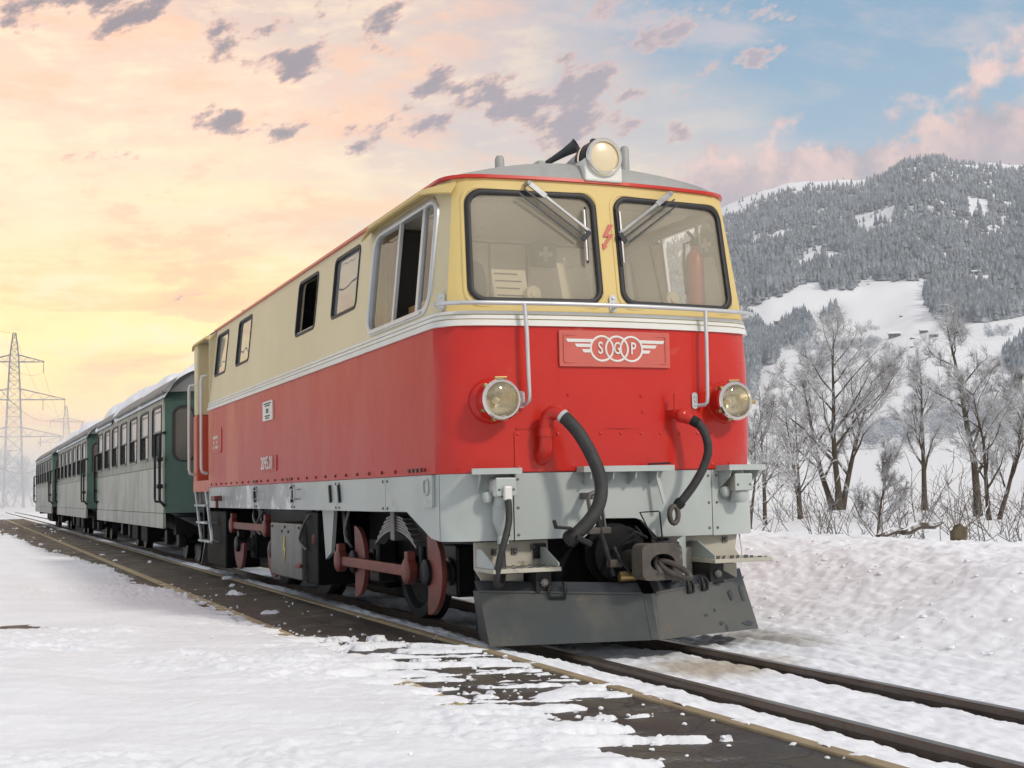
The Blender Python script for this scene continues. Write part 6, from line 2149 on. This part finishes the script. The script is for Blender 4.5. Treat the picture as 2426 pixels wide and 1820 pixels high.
def build_trees():
    def g(x, y, D):
        p = at_dist(x, y, D)
        r = math.hypot(p[0], p[1])
        z = float(terrain(math.atan2(p[0], p[1]), r))
        if p[0] < 33 and r < 60:
            z = min(z, -.45)
        return (p[0], p[1], min(p[2], max(z, p[2] - .6)))
    bare_tree('largest bare tree, three stems forking from one base, right of the locomotive', g(1985, 1192, 62), 7.7, 3, 31, .17, .74, .19, per=3, bl=1.2)
    bare_tree('slender bare tree with a leaning trunk, between the largest tree and the tall one', g(2190, 1196, 58), 6.3, 1, 12, .14, .60, .06, bl=.8)
    bare_tree('tallest bare tree with a straight dark trunk near the right edge', g(2318, 1216, 46), 7.2, 1, 44, .15, .85, .0, up=.5, bl=.62)
    bare_tree('bare tree with two thin stems at the right edge', g(2352, 1232, 42), 4.6, 2, 8, .10, .6, .28)
    bare_tree('bushy bare tree just left of the largest tree', g(1895, 1222, 46), 4.3, 2, 19, .075, .7, .10, per=1)
    bare_tree('bare young tree second from the locomotive', g(1812, 1236, 40), 4.2, 1, 27, .075, .6, .06, per=1)
    bare_tree('bare young tree closest to the locomotive', g(1772, 1246, 37), 3.6, 1, 37, .06, .6, .08, per=1)
    bare_tree('crooked bare sapling leaning in the brushwood below the largest tree', g(2070, 1258, 27), 2.3, 1, 47, .045, .6, .35)
    # brushwood
    rs = random.Random(77)
    store = {i: [] for i in range(5)}
    for i in range(210):
        x = rs.uniform(1700, 2560)
        D = rs.uniform(17, 60)
        p = at_dist(x, 1250, D)
        b = Vector((p[0], p[1], -.55 if D < 40 else -.7))
        h = rs.uniform(.7, 1.8) * (.8 if D < 26 else 1.15)
        grow(rs, b, Vector((rs.gauss(0, .45), rs.gauss(0, .45), 1)).normalized(), h, rs.uniform(.010, .022), 2, 3, store, .6, .4)
    mb = MB()
    for l in (2, 3):
        for path, rad in store[l]:
            mb.tube(path, [max(k, .005) for k in rad], 3, cap=False)
    o = mb.build('brushwood', 'brush', None, 0, fix=False)
    tag(o, 'leafless snowy brushwood growing behind the snow bank', 'brushwood', kind='stuff')
    # stump and fallen branches in the snow
    p = at_dist(2270, 1262, 17)
    mb = MB().lathe([(.10, -.3), (.085, 0), (.10, .11), (.07, .20), (.03, .22), (0, .2)], (p[0], p[1], p[2] - .12), (.15, 0, 1), 10)
    for v in range(len(mb.v)):
        q = mb.v[v]
        mb.v[v] = (q[0] + rs.uniform(-.02, .02), q[1] + rs.uniform(-.02, .02), q[2] + rs.uniform(-.02, .02))
    tag(mb.build('tree_stump', 'stump', None, 40), 'brown broken tree stump sticking out behind the snow bank', 'stump')
    for i, (xa, ya, xb, yb) in enumerate(((2140, 1262, 2235, 1236), (2080, 1272, 2180, 1250))):
        a, b = at_dist(xa, ya, 19), at_dist(xb, yb, 21)
        m = [a, a * .65 + b * .35 + np.array([0, 0, .04]), a * .3 + b * .7 - np.array([0, 0, .02]), b]
        o = MB().tube([tuple(k) for k in m], [.04, .055, .05, .02], 6).build('fallen_branch', 'bark', None, 50)
        tag(o, ['dark fallen branch lying in the snow left of the stump', 'lower fallen branch reaching out of the snow bank'][i], 'branch')
    # frosted trees far off behind the last carriage
    T = None
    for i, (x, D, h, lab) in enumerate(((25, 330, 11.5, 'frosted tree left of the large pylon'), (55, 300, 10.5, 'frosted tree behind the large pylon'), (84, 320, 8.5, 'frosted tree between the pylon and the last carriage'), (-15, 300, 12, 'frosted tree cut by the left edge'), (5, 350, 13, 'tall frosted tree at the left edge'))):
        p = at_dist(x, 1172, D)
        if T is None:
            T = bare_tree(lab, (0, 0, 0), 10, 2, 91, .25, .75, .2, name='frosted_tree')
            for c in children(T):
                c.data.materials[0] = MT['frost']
            c = T
        else:
            c = copy_tree(T)
        c.location = (p[0], p[1], float(terrain(math.atan2(p[0], p[1]), D)) - .5)
        c.scale = (h / 10 * 1.15, h / 10 * 1.15, h / 10)
        c.rotation_euler = (0, 0, i * 1.3)
        tag(c, lab, 'tree', 'frosted trees far behind the train')
build_trees()

# ------------------------------------------------------------------ pylons and lines
def pw(z):
    return np.interp(z, [0, 2.6, 16.1, 23.75, 30.5, 35.0], [2.0, 1.78, 1.40, 1.12, .80, .28])
ARMS = [(29.2, 30.6, 5.7), (21.6, 23.8, 9.75), (14.2, 16.1, 8.95)]
def build_pylons():
    C = bpy.data.objects.new('power_pylon', None)
    COL.objects.link(C)
    zs = [0, 4.2, 8, 11.4, 14.2, 16.1, 18.2, 20, 21.6, 23.8, 25.4, 26.9, 28.2, 29.2, 30.6, 31.8, 33.2, 35.0]
    for sx in (-1, 1):
        for sy in (-1, 1):
            MB().tube([(sx * pw(z), sy * pw(z), z) for z in zs], .085, 4).build('leg', 'galv', C, 0)
    mb = MB()
    for a, b in zip(zs[:-1], zs[1:]):
        wa, wb = pw(a), pw(b)
        for (x0, y0, x1, y1) in ((-1, -1, 1, -1), (1, -1, 1, 1), (1, 1, -1, 1), (-1, 1, -1, -1)):
            mb.tube([(x0 * wa, y0 * wa, a), (x1 * wb, y1 * wb, b)], .042, 3)
            mb.tube([(x1 * wa, y1 * wa, a), (x0 * wb, y0 * wb, b)], .042, 3)
            mb.tube([(x0 * wb, y0 * wb, b), (x1 * wb, y1 * wb, b)], .042, 3)
    mb.build('bracing', 'galv', C, 0)['kind'] = 'stuff'
    for z0, z1, L in ARMS:
        mb = MB()
        for s in (-1, 1):
            w0, w1 = pw(z0), pw(z1)
            n = 6
            for sy in (-1, 1):
                lo = [V(s * (w0 + (L - w0) * i / n), sy * w0 * (1 - i / n * .92), z0) for i in range(n + 1)]
                hi = [V(s * (w1 + (L - w1) * i / n), sy * w1 * (1 - i / n * .92), z1 + (z0 + .1 - z1) * i / n) for i in range(n + 1)]
                mb.tube(lo, .07, 4)
                mb.tube(hi, .07, 4)
                for i in range(n):
                    mb.tube([lo[i], hi[i + 1]] if i % 2 else [hi[i], lo[i + 1]], .035, 3)
        arm = mb.build('crossarm', 'galv', C, 0)
        for s in (-1, 1):
            for x in ((L - .15,) if L < 7 else (L - .15, L * .56)):
                for dy in (-.25, .25):
                    MB().tube([(s * x, dy, z0), (s * x, dy, z0 - 2.1)], .055, 5).build('insulator', 'plow_dark', arm, 0)
    spots = [((-20.0, 43.5), 'pylon beside the platform out of view'), ((5.65, 272.5), 'large lattice pylon with three crossarms at the left edge'), ((31.35, 501.5), 'second lattice pylon rising behind the carriages'), ((45.2, 602.0), 'farthest lattice pylon, only its tip above the carriage roof')]
    tops = []
    for i, ((x, y), lab) in enumerate(spots):
        z = float(terrain(math.atan2(x, y), math.hypot(x, y))) if i else -.3
        dx, dy = (spots[min(i + 1, 3)][0][0] - spots[max(i - 1, 0)][0][0]), (spots[min(i + 1, 3)][0][1] - spots[max(i - 1, 0)][0][1])
        rz = -math.atan2(dx, dy)
        if i > 0:
            c = C if i == 1 else copy_tree(C)
            c.location = (x, y, z)
            c.rotation_euler = (0, 0, rz)
            tag(c, lab, 'pylon', 'power pylons')
        m = Matrix.Translation((x, y, z)) @ Matrix.Rotation(rz, 4, 'Z')
        tops.append([m @ V(s * (L - .15), 0, z0 - 2.1) for z0, z1, L in ARMS for s in (-1, 1)] + [m @ V(0, 0, 35)])
    names = ['upper left', 'upper right', 'middle left', 'middle right', 'lower left', 'lower right', 'topmost']
    for k in range(7):
        pts = []
        for i in range(3):
            a, b = tops[i][k], tops[i + 1][k]
            L = (b - a).length
            for j in range(24):
                t = j / 24
                pts.append(a.lerp(b, t) - V(0, 0, (L * .032) * 4 * t * (1 - t)))
        pts.append(tops[3][k])
        o = MB().tube(pts, .035, 3, cap=False).build('power_line', 'plow_dark', None, 0, fix=False)
        tag(o, names[k] + ' power line strung between the pylons', 'power line', 'power lines')
build_pylons()

# ------------------------------------------------------------------ air
def build_haze():
    m, g = new_mat('haze')
    v = g.n('ShaderNodeVolumePrincipled', {'Color': (.89, .93, 1.0), 'Density': 8.0e-5, 'Anisotropy': 0.0})
    o = g.n('ShaderNodeOutputMaterial', {1: v.outputs[0]})
    mb = MB().box(-5100, 5100, -5100, 5100, -4, 1300)
    ob = mb.build('haze', m, None, 0)
    tag(ob, 'thin pale winter haze filling the valley', 'haze', kind='stuff')
build_haze()

def build_fog():
    m, g = new_mat('fog')
    v = g.n('ShaderNodeVolumePrincipled', {'Color': (.97, .97, .98), 'Density': 5.0e-3, 'Anisotropy': 0.0})
    g.n('ShaderNodeOutputMaterial', {1: v.outputs[0]})
    ob = MB().box(-500, 62, 85, 900, -3, 15).build('fog', m, None, 0)
    tag(ob, 'low white ground fog lying behind the last carriage', 'fog', kind='stuff')
build_fog()
